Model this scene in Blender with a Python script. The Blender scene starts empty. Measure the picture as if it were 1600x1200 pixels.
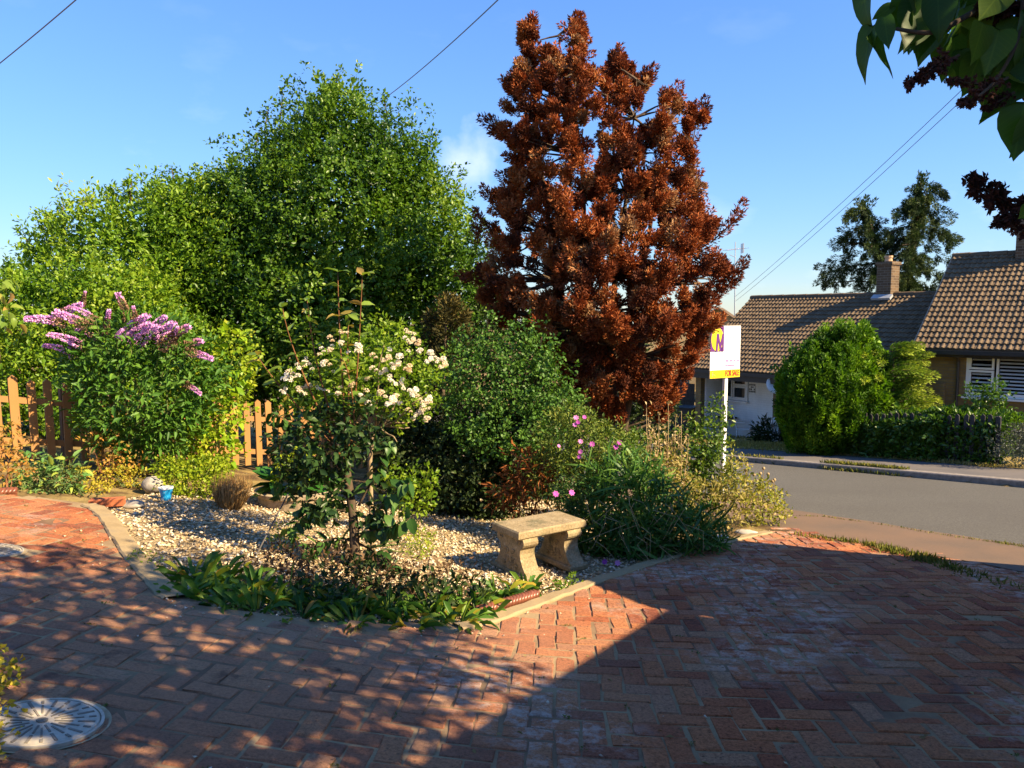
import bpy, math, random
import numpy as np
from mathutils import Vector, Matrix

random.seed(7); R = np.random.default_rng(11)
SC = bpy.context.scene
COL = SC.collection
rad = math.radians

# ------------------------------------------------------------------ camera, sky, sun, exposure
CAMZ, PITCH, FPX = 1.55, 5.15, 1200.0
cam_d = bpy.data.cameras.new('camera'); cam = bpy.data.objects.new('camera', cam_d); COL.objects.link(cam)
cam.location = (0, 0, CAMZ); cam.rotation_euler = (rad(90 - PITCH), 0, 0)
cam_d.sensor_width = 36; cam_d.lens = 27; cam_d.clip_start = 0.05; cam_d.clip_end = 2000
SC.camera = cam
SUN_EL = 36.0; SUN_AZ = np.array([.902, -.431])
SUN = np.array([SUN_AZ[0]*math.cos(rad(SUN_EL)), SUN_AZ[1]*math.cos(rad(SUN_EL)), math.sin(rad(SUN_EL))])
sl = bpy.data.lights.new('sun', 'SUN'); so = bpy.data.objects.new('sun', sl); COL.objects.link(so)
sl.energy = 4.15; sl.angle = rad(.5); sl.color = (1, .79, .49)
so.rotation_euler = Vector(SUN).to_track_quat('Z', 'Y').to_euler(); so.location = (20, -10, 20)
SC.view_settings.view_transform = 'Standard'; SC.view_settings.look = 'None'
SC.view_settings.exposure = 1.8; SC.view_settings.gamma = 1
SC.view_settings.use_curve_mapping = False
W = bpy.data.worlds.new('World'); SC.world = W; W.use_nodes = True
wn = W.node_tree; wn.nodes.clear()
def nd(nt, typ, **kw):
    n = nt.nodes.new(typ)
    for k, v in kw.items(): setattr(n, k, v)
    return n
w_out = nd(wn, 'ShaderNodeOutputWorld'); w_bg = nd(wn, 'ShaderNodeBackground')
sky = nd(wn, 'ShaderNodeTexSky', sky_type='NISHITA', sun_disc=False)
sky.sun_elevation = rad(SUN_EL); sky.sun_rotation = math.atan2(SUN_AZ[0], SUN_AZ[1])
sky.altitude = 100; sky.air_density = 1.0; sky.dust_density = .1; sky.ozone_density = 3.0
w_bg.inputs['Strength'].default_value = .108
tc = nd(wn, 'ShaderNodeTexCoord')
hs = nd(wn, 'ShaderNodeHueSaturation'); hs.inputs['Saturation'].default_value = 1.08; hs.inputs['Value'].default_value = 1.0
bwn = nd(wn, 'ShaderNodeRGBToBW'); wn.links.new(sky.outputs[0], bwn.inputs[0])
kd = nd(wn, 'ShaderNodeMath', operation='MULTIPLY_ADD'); wn.links.new(bwn.outputs[0], kd.inputs[0]); kd.inputs[1].default_value = .17; kd.inputs[2].default_value = 1.0
dv_ = nd(wn, 'ShaderNodeMath', operation='DIVIDE'); dv_.inputs[0].default_value = 1.0; wn.links.new(kd.outputs[0], dv_.inputs[1])
scl = nd(wn, 'ShaderNodeVectorMath', operation='SCALE'); wn.links.new(sky.outputs[0], scl.inputs[0]); wn.links.new(dv_.outputs[0], scl.inputs['Scale'])
tn = nd(wn, 'ShaderNodeVectorMath', operation='MULTIPLY'); tn.inputs[1].default_value = (.72, .80, .98); wn.links.new(scl.outputs[0], tn.inputs[0])
wn.links.new(tn.outputs[0], hs.inputs['Color'])
cm = nd(wn, 'ShaderNodeMapping'); cm.inputs['Scale'].default_value = (3.2, 3.2, 7.5); cm.inputs['Location'].default_value = (.35, .2, .4)
cn = nd(wn, 'ShaderNodeTexNoise'); cn.inputs['Scale'].default_value = 1.6; cn.inputs['Detail'].default_value = 8; cn.inputs['Roughness'].default_value = .55
cr = nd(wn, 'ShaderNodeMapRange'); cr.inputs['From Min'].default_value = .56; cr.inputs['From Max'].default_value = .80
cr.inputs['To Max'].default_value = .3
sx = nd(wn, 'ShaderNodeSeparateXYZ'); wn.links.new(tc.outputs['Generated'], sx.inputs[0])
elv = nd(wn, 'ShaderNodeMapRange'); elv.inputs['From Min'].default_value = .42; elv.inputs['From Max'].default_value = .05
wn.links.new(sx.outputs['Z'], elv.inputs['Value'])
mu = nd(wn, 'ShaderNodeMath', operation='MULTIPLY')
wn.links.new(tc.outputs['Generated'], cm.inputs[0]); wn.links.new(cm.outputs[0], cn.inputs['Vector'])
wn.links.new(cn.outputs[0], cr.inputs['Value']); wn.links.new(cr.outputs[0], mu.inputs[0]); wn.links.new(elv.outputs[0], mu.inputs[1])
mx = nd(wn, 'ShaderNodeMix', data_type='RGBA'); wn.links.new(mu.outputs[0], mx.inputs['Factor'])
wn.links.new(hs.outputs[0], mx.inputs['A']); mx.inputs['B'].default_value = (4.0, 4.2, 4.4, 1)
# one small cumulus puff low in the sky, fixed to a compass direction
pd = Vector((-.075, 1.0, .19)).normalized()
dp = nd(wn, 'ShaderNodeVectorMath', operation='DISTANCE'); dp.inputs[1].default_value = pd
nrmv = nd(wn, 'ShaderNodeVectorMath', operation='NORMALIZE'); wn.links.new(tc.outputs['Generated'], nrmv.inputs[0])
pn = nd(wn, 'ShaderNodeTexNoise'); pn.inputs['Scale'].default_value = 14; pn.inputs['Detail'].default_value = 6
wn.links.new(nrmv.outputs[0], pn.inputs['Vector']); wn.links.new(nrmv.outputs[0], dp.inputs[0])
pm = nd(wn, 'ShaderNodeMath', operation='MULTIPLY_ADD'); wn.links.new(pn.outputs[0], pm.inputs[0]); pm.inputs[1].default_value = -.16; wn.links.new(dp.outputs['Value'], pm.inputs[2])
pr = nd(wn, 'ShaderNodeMapRange'); pr.inputs['From Min'].default_value = -.03; pr.inputs['From Max'].default_value = -.09; pr.inputs['To Max'].default_value = .55
wn.links.new(pm.outputs[0], pr.inputs['Value'])
mx2 = nd(wn, 'ShaderNodeMix', data_type='RGBA'); wn.links.new(pr.outputs[0], mx2.inputs['Factor'])
wn.links.new(mx.outputs['Result'], mx2.inputs['A']); mx2.inputs['B'].default_value = (4.4, 4.3, 4.6, 1)
wn.links.new(mx2.outputs['Result'], w_bg.inputs[0]); wn.links.new(w_bg.outputs[0], w_out.inputs[0])

# ------------------------------------------------------------------ terrain and picture-to-ground helpers
RN = np.array([.854, .52]); RD = np.array([.52, -.854]); N0 = np.array([4.4, 9.0])   # road normal, direction, near edge
def road_u(x, y): return (x - N0[0])*RN[0] + (y - N0[1])*RN[1]
def sstep(t): t = np.clip(t, 0, 1); return t*t*(3 - 2*t)
def tz(x, y):
    x = np.asarray(x, float); y = np.asarray(y, float)
    ye = np.clip(y, -3, 27); xe = np.maximum(x, -8)
    z = -.108*ye - .14*(xe - np.sqrt(xe*xe + .5))/2
    u = road_u(x, y)
    return z + .11*sstep((u - 5.8)/.06) + .08*sstep((u - 6)/4)
TH = rad(PITCH)
def ray(px, py):
    a, b = (px - 800)/FPX, (600 - py)/FPX
    return np.array([a, math.cos(TH) + b*math.sin(TH), -math.sin(TH) + b*math.cos(TH)])
O = np.array([0, 0, CAMZ])
def P(px, py, Y):
    d = ray(px, py); return O + d*(Y/d[1])
def G(px, py):
    d = ray(px, py); lo, hi = .3, 60.
    f = lambda t: (O[2] + d[2]*t) - float(tz(d[0]*t, d[1]*t))
    t = lo
    while t < hi and f(t) > 0: t *= 1.03
    lo, hi = t/1.03, t
    for _ in range(30):
        m = (lo + hi)/2
        if f(m) > 0: lo = m
        else: hi = m
    p = O + d*lo; p[2] = tz(p[0], p[1]); return p
def on_ground(x, y, dz=0): return np.array([x, y, float(tz(x, y)) + dz])
def proj(p):
    q = np.asarray(p, float) - O
    f = q[..., 1]*math.cos(TH) - q[..., 2]*math.sin(TH); u = q[..., 1]*math.sin(TH) + q[..., 2]*math.cos(TH)
    return 800 + FPX*q[..., 0]/f, 600 - FPX*u/f, f
def inpoly(x, y, poly):
    poly = np.asarray(poly, float)[:, :2]; c = np.zeros(np.shape(x), bool); n = len(poly)
    for i in range(n):
        x1, y1 = poly[i]; x2, y2 = poly[i-1]
        k = ((y1 > y) != (y2 > y)) & (x < (x2 - x1)*(y - y1)/(y2 - y1 + 1e-12) + x1)
        c ^= k
    return c

# ------------------------------------------------------------------ object helpers
ROOTLOC = {}
def put(o, parent=None, kind=None):
    COL.objects.link(o)
    if parent is not None: o.parent = parent
    if kind: o['kind'] = kind
    return o
def tag(o, label=None, cat=None, group=None, kind=None):
    for k, v in (('label', label), ('category', cat), ('group', group), ('kind', kind)):
        if v: o[k] = v
    return o
def root(name, label, cat, loc, rz=0, group=None):
    o = bpy.data.objects.new(name, None); o.location = [float(c) for c in loc]; o.rotation_euler = (0, 0, rz); o.empty_display_size = .2
    COL.objects.link(o); tag(o, label, cat, group); ROOTLOC[o.name] = np.array(loc, float) if rz == 0 else None
    return o
def rloc(p):
    while p.parent is not None: p = p.parent
    return ROOTLOC.get(p.name)
def mesh(name, V, F, mat, rnd=None, smooth=False):
    me = bpy.data.meshes.new(name)
    if isinstance(F, np.ndarray):
        V = np.ascontiguousarray(V, np.float32); n, k = F.shape
        me.vertices.add(len(V)); me.vertices.foreach_set('co', V.ravel())
        me.loops.add(n*k); me.loops.foreach_set('vertex_index', F.astype(np.int32).ravel())
        me.polygons.add(n); me.polygons.foreach_set('loop_start', np.arange(0, n*k, k, dtype=np.int32))
        me.update(calc_edges=True)
    else:
        me.from_pydata([tuple(map(float, v)) for v in V], [], F); me.update()
    if rnd is not None:
        at = me.attributes.new('rnd', 'FLOAT', 'POINT'); at.data.foreach_set('value', np.ascontiguousarray(rnd, np.float32))
    if smooth: me.polygons.foreach_set('use_smooth', np.ones(len(me.polygons), bool))
    if mat is not None: me.materials.append(mat)
    return me
def mk(name, V, F, mat, parent=None, kind=None, rnd=None, smooth=False, local=False):
    """one mesh object; V in world space unless local (then in the parent's own frame)"""
    V = np.asarray(V, float)
    if parent is not None and not local:
        l = rloc(parent)
        if l is not None: V = V - l
    return put(bpy.data.objects.new(name, mesh(name, V, F, mat, rnd, smooth)), parent, kind)

def nz(v): v = np.asarray(v, float); return v/(np.linalg.norm(v, axis=-1, keepdims=True) + 1e-9)
class MB:
    def __init__(s): s.v, s.f = [], []
    def add(s, V, F):
        b = len(s.v); s.v += [tuple(map(float, p)) for p in V]; s.f += [tuple(b + i for i in q) for q in F]; return s
    def box(s, c, size, M=None, bev=0.):
        x, y, z = [k/2 for k in size]
        if bev:
            V = []
            for sz in (-1, 1):
                for (a, b) in ((-1, -1), (1, -1), (1, 1), (-1, 1)):
                    V.append((a*x, b*y, sz*(z - bev)))
            for sz in (-1, 1):
                for (a, b) in ((-1, -1), (1, -1), (1, 1), (-1, 1)):
                    V.append((a*(x - bev), b*(y - bev), sz*z))
            F = [(0, 1, 5, 4), (1, 2, 6, 5), (2, 3, 7, 6), (3, 0, 4, 7), (12, 13, 14, 15), (11, 10, 9, 8)]
            for i in range(4):
                j = (i+1) % 4; F += [(4+i, 4+j, 12+j, 12+i), (j, i, 8+i, 8+j)]
        else:
            V = [(a*x, b*y, d*z) for d in (-1, 1) for (a, b) in ((-1, -1), (1, -1), (1, 1), (-1, 1))]
            F = [(3, 2, 1, 0), (4, 5, 6, 7), (0, 1, 5, 4), (1, 2, 6, 5), (2, 3, 7, 6), (3, 0, 4, 7)]
        V = np.array(V)
        if M is not None: V = V @ np.asarray(M, float).T
        return s.add(V + np.asarray(c, float), F)
    def tube(s, pts, r, n=6, cap=True):
        pts = np.asarray(pts, float); m = len(pts); r = np.broadcast_to(np.asarray(r, float), (m,))
        d = np.gradient(pts, axis=0); d = nz(d); ref = np.array([0, 0, 1.]) if abs(d[0][2]) < .9 else np.array([1., 0, 0])
        V = []
        u = nz(np.cross(d[0], ref))
        for i in range(m):
            u = nz(u - d[i]*np.dot(u, d[i])); w = np.cross(d[i], u)
            for k in range(n):
                a = 2*math.pi*k/n; V.append(pts[i] + r[i]*(math.cos(a)*u + math.sin(a)*w))
        F = [(i*n+k, i*n+(k+1) % n, (i+1)*n+(k+1) % n, (i+1)*n+k) for i in range(m-1) for k in range(n)]
        if cap: F += [tuple(range(n))[::-1], tuple(range((m-1)*n, m*n))]
        return s.add(V, F)
    def lathe(s, c, prof, n=24, capb=True, capt=True, sx=1., sy=1.):
        V = [(c[0] + r*sx*math.cos(2*math.pi*k/n), c[1] + r*sy*math.sin(2*math.pi*k/n), c[2] + z) for r, z in prof for k in range(n)]
        m = len(prof); F = [(i*n+k, i*n+(k+1) % n, (i+1)*n+(k+1) % n, (i+1)*n+k) for i in range(m-1) for k in range(n)]
        if capb: F.append(tuple(range(n))[::-1])
        if capt: F.append(tuple(range((m-1)*n, m*n)))
        return s.add(V, F)
    def prism(s, poly, fmap, t0, t1):
        """poly: 2D outline, fmap(a,b,t)->xyz"""
        n = len(poly); V = [fmap(a, b, t0) for a, b in poly] + [fmap(a, b, t1) for a, b in poly]
        F = [tuple(range(n))[::-1], tuple(range(n, 2*n))] + [(i, (i+1) % n, n+(i+1) % n, n+i) for i in range(n)]
        return s.add(V, F)
    def mk(s, name, mat, parent=None, **kw): return mk(name, s.v, s.f, mat, parent, **kw)
def rotz(a): c, s_ = math.cos(a), math.sin(a); return np.array([[c, -s_, 0], [s_, c, 0], [0, 0, 1]])
def basis(x, y, z): return np.array([x, y, z]).T

# ------------------------------------------------------------------ materials
def newmat(name):
    m = bpy.data.materials.new(name); m.use_nodes = True; nt = m.node_tree; b = nt.nodes['Principled BSDF']
    return m, nt, b
def ramp(nt, cols, fac=None, pos=None):
    r = nd(nt, 'ShaderNodeValToRGB'); e = r.color_ramp.elements
    n = len(cols)
    while len(e) < n: e.new(.5)
    for i, c in enumerate(cols):
        e[i].position = pos[i] if pos else i/(n-1); e[i].color = (*c, 1)
    if fac is not None: nt.links.new(fac, r.inputs[0])
    return r.outputs[0]
def noise(nt, scale, detail=4, rough=.6, coord='pos', w=None, stretch=None):
    n = nd(nt, 'ShaderNodeTexNoise'); n.inputs['Scale'].default_value = scale; n.inputs['Detail'].default_value = detail; n.inputs['Roughness'].default_value = rough
    if coord == 'pos': v = nd(nt, 'ShaderNodeNewGeometry').outputs['Position']
    else: v = nd(nt, 'ShaderNodeTexCoord').outputs['Object']
    if stretch:
        mp = nd(nt, 'ShaderNodeMapping'); mp.inputs['Scale'].default_value = stretch; nt.links.new(v, mp.inputs[0]); v = mp.outputs[0]
    nt.links.new(v, n.inputs['Vector']); return n.outputs[0]
def maprange(nt, v, a, b, c=0., d=1.):
    m = nd(nt, 'ShaderNodeMapRange'); nt.links.new(v, m.inputs['Value'])
    for k, q in zip(('From Min', 'From Max', 'To Min', 'To Max'), (a, b, c, d)): m.inputs[k].default_value = q
    return m.outputs[0]
def math2(nt, op, a, b):
    m = nd(nt, 'ShaderNodeMath', operation=op)
    for i, q in enumerate((a, b)):
        if isinstance(q, (int, float)): m.inputs[i].default_value = q
        else: nt.links.new(q, m.inputs[i])
    return m.outputs[0]
def mix(nt, fac, a, b, blend='MIX'):
    m = nd(nt, 'ShaderNodeMix', data_type='RGBA', blend_type=blend)
    for k, q in (('Factor', fac), ('A', a), ('B', b)):
        if isinstance(q, (int, float)): m.inputs[k].default_value = q
        elif isinstance(q, tuple): m.inputs[k].default_value = (*q, 1)
        else: nt.links.new(q, m.inputs[k])
    return m.outputs['Result']
def bump(nt, b, h, strength=.4, dist=.01):
    n = nd(nt, 'ShaderNodeBump'); n.inputs['Strength'].default_value = strength; n.inputs['Distance'].default_value = dist
    nt.links.new(h, n.inputs['Height']); nt.links.new(n.outputs[0], b.inputs['Normal'])
def rndsrc(nt, objrand):
    if objrand: return nd(nt, 'ShaderNodeObjectInfo').outputs['Random']
    return nd(nt, 'ShaderNodeAttribute', attribute_name='rnd').outputs['Fac']
def leafmat(name, cols, trans=.3, rough=.5, objrand=False, spec=.22, tint=(1.25, 1.35, .55), pos=None, patch=0.):
    m, nt, b = newmat(name)
    f = rndsrc(nt, objrand)
    if patch:
        f = math2(nt, 'ADD', f, maprange(nt, noise(nt, patch, 2), .35, .65, -.3, .3))
    c = ramp(nt, cols, f, pos)
    if objrand:                                     # midrib and side veins in the leaf's own frame
        s_ = nd(nt, 'ShaderNodeSeparateXYZ'); nt.links.new(nd(nt, 'ShaderNodeTexCoord').outputs['Object'], s_.inputs[0])
        ay = math2(nt, 'ABSOLUTE', s_.outputs[1], 0.); ph = math2(nt, 'FRACT', math2(nt, 'MULTIPLY', math2(nt, 'SUBTRACT', s_.outputs[0], math2(nt, 'MULTIPLY', ay, .75)), 8.), 0.)
        vein = math2(nt, 'MAXIMUM', maprange(nt, ay, .035, .012), math2(nt, 'MULTIPLY', maprange(nt, math2(nt, 'ABSOLUTE', math2(nt, 'SUBTRACT', ph, .5), 0.), .10, .02), .55))
        c = mix(nt, math2(nt, 'MULTIPLY', vein, .38), c, mix(nt, 1., c, (2.2, 1.9, 1.8), 'MULTIPLY')); bump(nt, b, vein, -.35, .01)
    nt.links.new(c, b.inputs['Base Color']); b.inputs['Roughness'].default_value = rough; b.inputs['Specular IOR Level'].default_value = spec
    if trans > 0:
        t = nd(nt, 'ShaderNodeBsdfTranslucent'); nt.links.new(mix(nt, 1., c, tint, 'MULTIPLY'), t.inputs[0])
        ms = nd(nt, 'ShaderNodeMixShader'); ms.inputs[0].default_value = trans
        nt.links.new(b.outputs[0], ms.inputs[1]); nt.links.new(t.outputs[0], ms.inputs[2])
        nt.links.new(ms.outputs[0], nt.nodes['Material Output'].inputs[0])
    return m
def plain(name, col, rough=.6, var=.15, scale=8, spec=.4, bmp=0, metal=0., coord='pos', stretch=None, bdist=.01):
    m, nt, b = newmat(name)
    n = noise(nt, scale, 5, .65, coord, stretch=stretch)
    lo = tuple(max(0, c*(1 - var)) for c in col); hi = tuple(min(1, c*(1 + var)) for c in col)
    nt.links.new(ramp(nt, [lo, hi], maprange(nt, n, .3, .7)), b.inputs['Base Color'])
    b.inputs['Roughness'].default_value = rough; b.inputs['Specular IOR Level'].default_value = spec*(.4 if rough > .65 else 1); b.inputs['Metallic'].default_value = metal
    if bmp: bump(nt, b, n, bmp, bdist)
    return m

# leaf templates: (along, across, up)
T2 = (np.array([(0, 0, 0), (.45, -.5, .13), (1, 0, -.05), (.45, .5, .13)]), np.array([(0, 1, 2), (0, 2, 3)]))
T1 = (np.array([(0, -.5, 0), (0, .5, 0), (1, 0, 0)]), np.array([(0, 1, 2)]))
def cloud(pos, d, L, Wd, tmpl, rnd, nrm=None, jit=.6):
    """arrays of leaves -> V, F, rnd per vertex"""
    n = len(pos); T, Fc = tmpl; d = nz(d)
    h = (np.array([0, 0, 1.]) if nrm is None else nz(nrm)) + R.normal(0, jit, (n, 3))
    side = nz(np.cross(d, h)); up = np.cross(side, d)
    L = np.broadcast_to(L, (n,)); Wd = np.broadcast_to(Wd, (n,))
    V = (pos[:, None, :] + T[None, :, 0:1]*L[:, None, None]*d[:, None, :] + T[None, :, 1:2]*Wd[:, None, None]*side[:, None, :]
         + T[None, :, 2:3]*L[:, None, None]*up[:, None, :])
    k = len(T); F = (np.arange(n)[:, None, None]*k + Fc[None]).reshape(-1, Fc.shape[1])
    return V.reshape(-1, 3), F, np.repeat(np.broadcast_to(rnd, (n,)), k)
def join(parts):
    Vs, Fs, Rs, o = [], [], [], 0
    for V, F, r in parts:
        Vs.append(V); Fs.append(F + o); Rs.append(r); o += len(V)
    return np.concatenate(Vs), np.concatenate(Fs), np.concatenate(Rs)
def sph(n): return nz(R.normal(0, 1, (n, 3)))
def blob(px, py, rx, ry, Y, dz=None):
    c = P(px, py, Y); s = Y/FPX
    return c, np.array([rx*s, (rx*s*.85 if dz is None else dz), ry*s])
def shell(blobs, dens, inner=.62, outer=1.04, lump=.16, gap=0, gs=.35):
    """points on the lumpy outside of a union of ellipsoids, with outward normals; DENS points per m2"""
    Ps, Ns = [], []
    for i, (c, r) in enumerate(blobs):
        a = 4*math.pi*(((r[0]*r[1])**1.6 + (r[0]*r[2])**1.6 + (r[1]*r[2])**1.6)/3)**(1/1.6)
        n = max(4, int(a*dens)); d = sph(n)
        ph = R.uniform(0, 6, 6)
        l = 1 + lump*(np.sin(d[:, 0]*7 + ph[0])*np.sin(d[:, 2]*6 + ph[1]) + .6*np.sin(d[:, 1]*11 + ph[2])*np.sin(d[:, 2]*13 + ph[3]) + .5*np.sin(d[:, 0]*17 + ph[4]))
        q = np.sqrt(R.uniform(inner**2, outer**2, n))*l
        p = c + d*q[:, None]*r; nn = nz(d/r)
        keep = np.ones(n, bool)
        if gap:
            fq = 2.2/gs; nv = np.sin(p[:, 0]*fq + 1.3*np.sin(p[:, 2]*fq*.7))*np.sin(p[:, 2]*fq*1.15 + 1.1*np.sin(p[:, 0]*fq*.9))*np.cos(p[:, 1]*fq*.8)
            keep &= ~((nv > gap) & (q > .8))
        for j, (c2, r2) in enumerate(blobs):
            if j != i: keep &= (((p - c2)/r2)**2).sum(1) > .5
        Ps.append(p[keep]); Ns.append(nn[keep])
    return np.concatenate(Ps), np.concatenate(Ns)
def sprigs(p, n, m, ls, L, Wd, tmpl=T2, upb=.35, jit=.55, spread=.75, rb=.22):
    """M leaves along a twig of length LS at every point P, twig outward"""
    N = len(p); d = nz(n + R.normal(0, .45, (N, 3)) + np.array([0, 0, upb]))
    s = R.uniform(0, 1, (N, m)); rr = R.normal(0, 1, (N, m, 3))
    pos = p[:, None] + d[:, None]*(s*ls)[..., None] + rr*ls*.12
    ld = nz(d[:, None]*.6 + rr*spread)
    base = R.uniform(0, 1, (N, 1))*.6 + R.uniform(0, 1, (N, m))*.4
    k = N*m; sc = R.uniform(.6, 1.25, k)
    hint = np.repeat(n, m, 0)*.8 + np.array([0, 0, .6])
    return cloud(pos.reshape(-1, 3), ld.reshape(-1, 3), L*sc, Wd*sc, tmpl, base.reshape(-1), hint, jit)
def plume(p0, d, L, r, n, bl, bw, rnd, tmpl=T2, fwd=.8, droop=0.):
    """one feathery conifer spray"""
    s = R.uniform(0, 1, n)**.8; d = nz(d); q = R.normal(0, 1, (n, 3)); q = nz(q - (q @ d)[:, None]*d)
    prof = np.sin(np.pi*np.clip(s*.85 + .12, 0, 1))**.7
    pos = p0 + d*(s*L)[:, None] + q*(r*prof*np.sqrt(R.uniform(0, 1, n)))[:, None] + np.array([0, 0, -droop])*(s**2*L)[:, None]
    ld = nz(q*.75 + d*fwd + R.normal(0, .35, (n, 3)))
    sc = R.uniform(.7, 1.3, n)
    return cloud(pos, ld, bl*sc, bw*sc, tmpl, np.clip(rnd + R.normal(0, .1, n), 0, 1), q, .6)

# leaf objects: shared meshes
def leafmesh(name, mat, kind):
    if kind == 'lance': sp = [(0, .0), (.15, .35), (.4, .5), (.7, .32), (1, .0)]
    elif kind == 'lilac': sp = [(-.02, .02), (-.07, .22), (-.03, .38), (.10, .47), (.28, .5), (.46, .46), (.63, .35), (.78, .21), (.90, .09), (1.02, .0)]
    elif kind == 'round': sp = [(0, .0), (.12, .42), (.4, .5), (.7, .36), (1, .0)]
    elif kind == 'heart': sp = [(-.02, .0), (-.08, .3), (.2, .5), (.6, .36), (1, .0)]
    else: sp = [(0, .25), (.25, .42), (.55, .5), (.8, .38), (1, .05)]
    out = []
    for v in range(4):
        bend = (.08, .28, .45, .62)[v] if kind != 'strap' else (.35, .6, .9, 1.2)[v]
        fold = (.16, .22, .12, .26)[v] if kind != 'lilac' else (.10, .30, .2, .4)[v]; tw = (-.5, .3, .6, -.2)[v]
        V = []; a, z, pa = 0., 0., 0.
        for i, (s, w) in enumerate(sp):
            ang = bend*s*1.6 - (.0 if kind != 'strap' else .5)
            if i: ds = s - pa; a += ds*math.cos(ang); z -= ds*math.sin(ang)
            else: a = s
            pa = s; t = tw*s*.5
            for sd in (-1, 0, 1):
                wv = .02*math.sin(9*s + v)
                V.append((a, sd*w*math.cos(t), z + abs(sd)*w*fold + sd*w*math.sin(t) + abs(sd)*wv))
        F = []
        for i in range(len(sp) - 1):
            for k in range(2): F.append((i*3+k, i*3+k+1, i*3+3+k+1, i*3+3+k))
        out.append(mesh(name, V, F, mat, smooth=True))
    return out
def place(name, me, parent, p, d, hint, L, Wd=None):
    """a shared-mesh object with its own +x along d; L length, Wd width"""
    d = nz(d); s = np.cross(hint, d); s = nz(s) if np.linalg.norm(s) > 1e-4 else nz(np.cross([1, 0, .1], d)); u = np.cross(d, s)
    Wd = L if Wd is None else Wd
    o = bpy.data.objects.new(name, me)
    l = rloc(parent) if parent is not None else np.zeros(3)
    M = Matrix([[d[0]*L, s[0]*Wd, u[0]*L, p[0]-l[0]], [d[1]*L, s[1]*Wd, u[1]*L, p[1]-l[1]], [d[2]*L, s[2]*Wd, u[2]*L, p[2]-l[2]], [0, 0, 0, 1]])
    COL.objects.link(o); o.parent = parent; o.matrix_local = M
    return o
def leaf_parts(meshes, parent, pts, dirs, L, Wr, hint=(0, 0, 1), jit=.35, name='leaf'):
    for p, d in zip(pts, dirs):
        l = L*random.uniform(.7, 1.2); h = np.array(hint) + R.normal(0, jit, 3)
        place(name, random.choice(meshes), parent, p, d, h, l, l*Wr)
# ------------------------------------------------------------------ setting: ground, drive, gravel, road
m_soil, nt, b = newmat('soil_ground')
n1 = noise(nt, 3.2, 6); n2 = noise(nt, 42, 4)
nt.links.new(mix(nt, maprange(nt, n1, .4, .62), ramp(nt, [(.05, .032, .018), (.15, .095, .05)], n2), ramp(nt, [(.20, .15, .06), (.36, .26, .10)], n2)), b.inputs['Base Color'])
b.inputs['Roughness'].default_value = .95; b.inputs['Specular IOR Level'].default_value = .1; bump(nt, b, n2, .8, .02)
def drape(name, mat, xs, ys, dz, poly=None, kind='structure', parent=None):
    X, Y = np.meshgrid(xs, ys); Z = tz(X, Y) + dz; V = np.stack([X, Y, Z], -1).reshape(-1, 3)
    nx, ny = len(xs), len(ys); i = np.arange(nx - 1)[None] + np.arange(ny - 1)[:, None]*nx
    F = np.stack([i, i+1, i+nx+1, i+nx], -1).reshape(-1, 4)
    if poly is not None:
        c = V[F].mean(1); F = F[inpoly(c[:, 0], c[:, 1], poly)]
        u, inv = np.unique(F, return_inverse=True); V = V[u]; F = inv.reshape(-1, 4)
    return mk(name, V, F, mat, parent, kind, smooth=True)
gx = np.concatenate([np.linspace(-160, -14, 30), np.arange(-13.8, 22, .3), np.linspace(23, 190, 30)])
gy = np.concatenate([np.linspace(-40, -3, 12), np.arange(-2.7, 30, .3), np.linspace(31, 260, 40)])
tag(drape('ground', m_soil, gx, gy, -.035), None, None)

# border line between drive and planting, in ground coordinates
bp = [(-60, 777), (0, 778), (60, 782), (140, 795), (170, 818), (192, 850), (215, 882), (240, 910), (268, 940), (330, 968), (430, 980), (540, 988), (650, 990), (740, 984), (850, 945), (930, 915), (1000, 891), (1070, 870), (1140, 850), (1200, 836)]
bpt = np.array([G(*q)[:2] for q in bp])
def smooth_line(p, per=8):
    p = np.asarray(p, float); out = []
    for i in range(len(p) - 1):
        a, b_, c, d = p[max(i-1, 0)], p[i], p[i+1], p[min(i+2, len(p)-1)]
        for t in np.arange(per)/per:
            out.append(.5*((2*b_) + (c-a)*t + (2*a-5*b_+4*c-d)*t*t + (-a+3*b_-3*c+d)*t**3))
    out.append(p[-1]); return np.array(out)
border = smooth_line(bpt)
PAVE = -1.30                                            # road-normal offset of the drive's edge
def road_pt(s, u): return N0 + RD*s + RN*u
drive_poly = np.vstack([border, road_pt(-.6, PAVE + .12)[None], road_pt(12, PAVE + .12)[None], [[9, -4]], [[-9, -4]], [[-9, border[0][1]]]])
kl = int(np.argmin(np.hypot(*(border - G(268, 940)[:2]).T))); kr = int(np.argmin(np.hypot(*(border - G(745, 983)[:2]).T)))
sheet_poly = drive_poly.copy(); sheet_poly[kl-1:kr+1, 1] += .12
m_mortar, nt, b = newmat('drive_mortar')
n1 = noise(nt, 1.1, 4); n2 = noise(nt, 60, 4)
cc = mix(nt, maprange(nt, n1, .42, .62), (.46, .36, .20), (.17, .115, .075))
cc = mix(nt, .35, cc, (.24, .12, .07))
nt.links.new(mix(nt, .55, cc, ramp(nt, [(.25, .25, .25), (1, 1, 1)], n2), 'MULTIPLY'), b.inputs['Base Color'])
b.inputs['Roughness'].default_value = .95; b.inputs['Specular IOR Level'].default_value = .1; bump(nt, b, n2, .7, .006)
drive = drape('brick_drive', m_mortar, np.arange(-9, 9, .09), np.arange(-4, 9.6, .09), .0285, sheet_poly)

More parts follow.
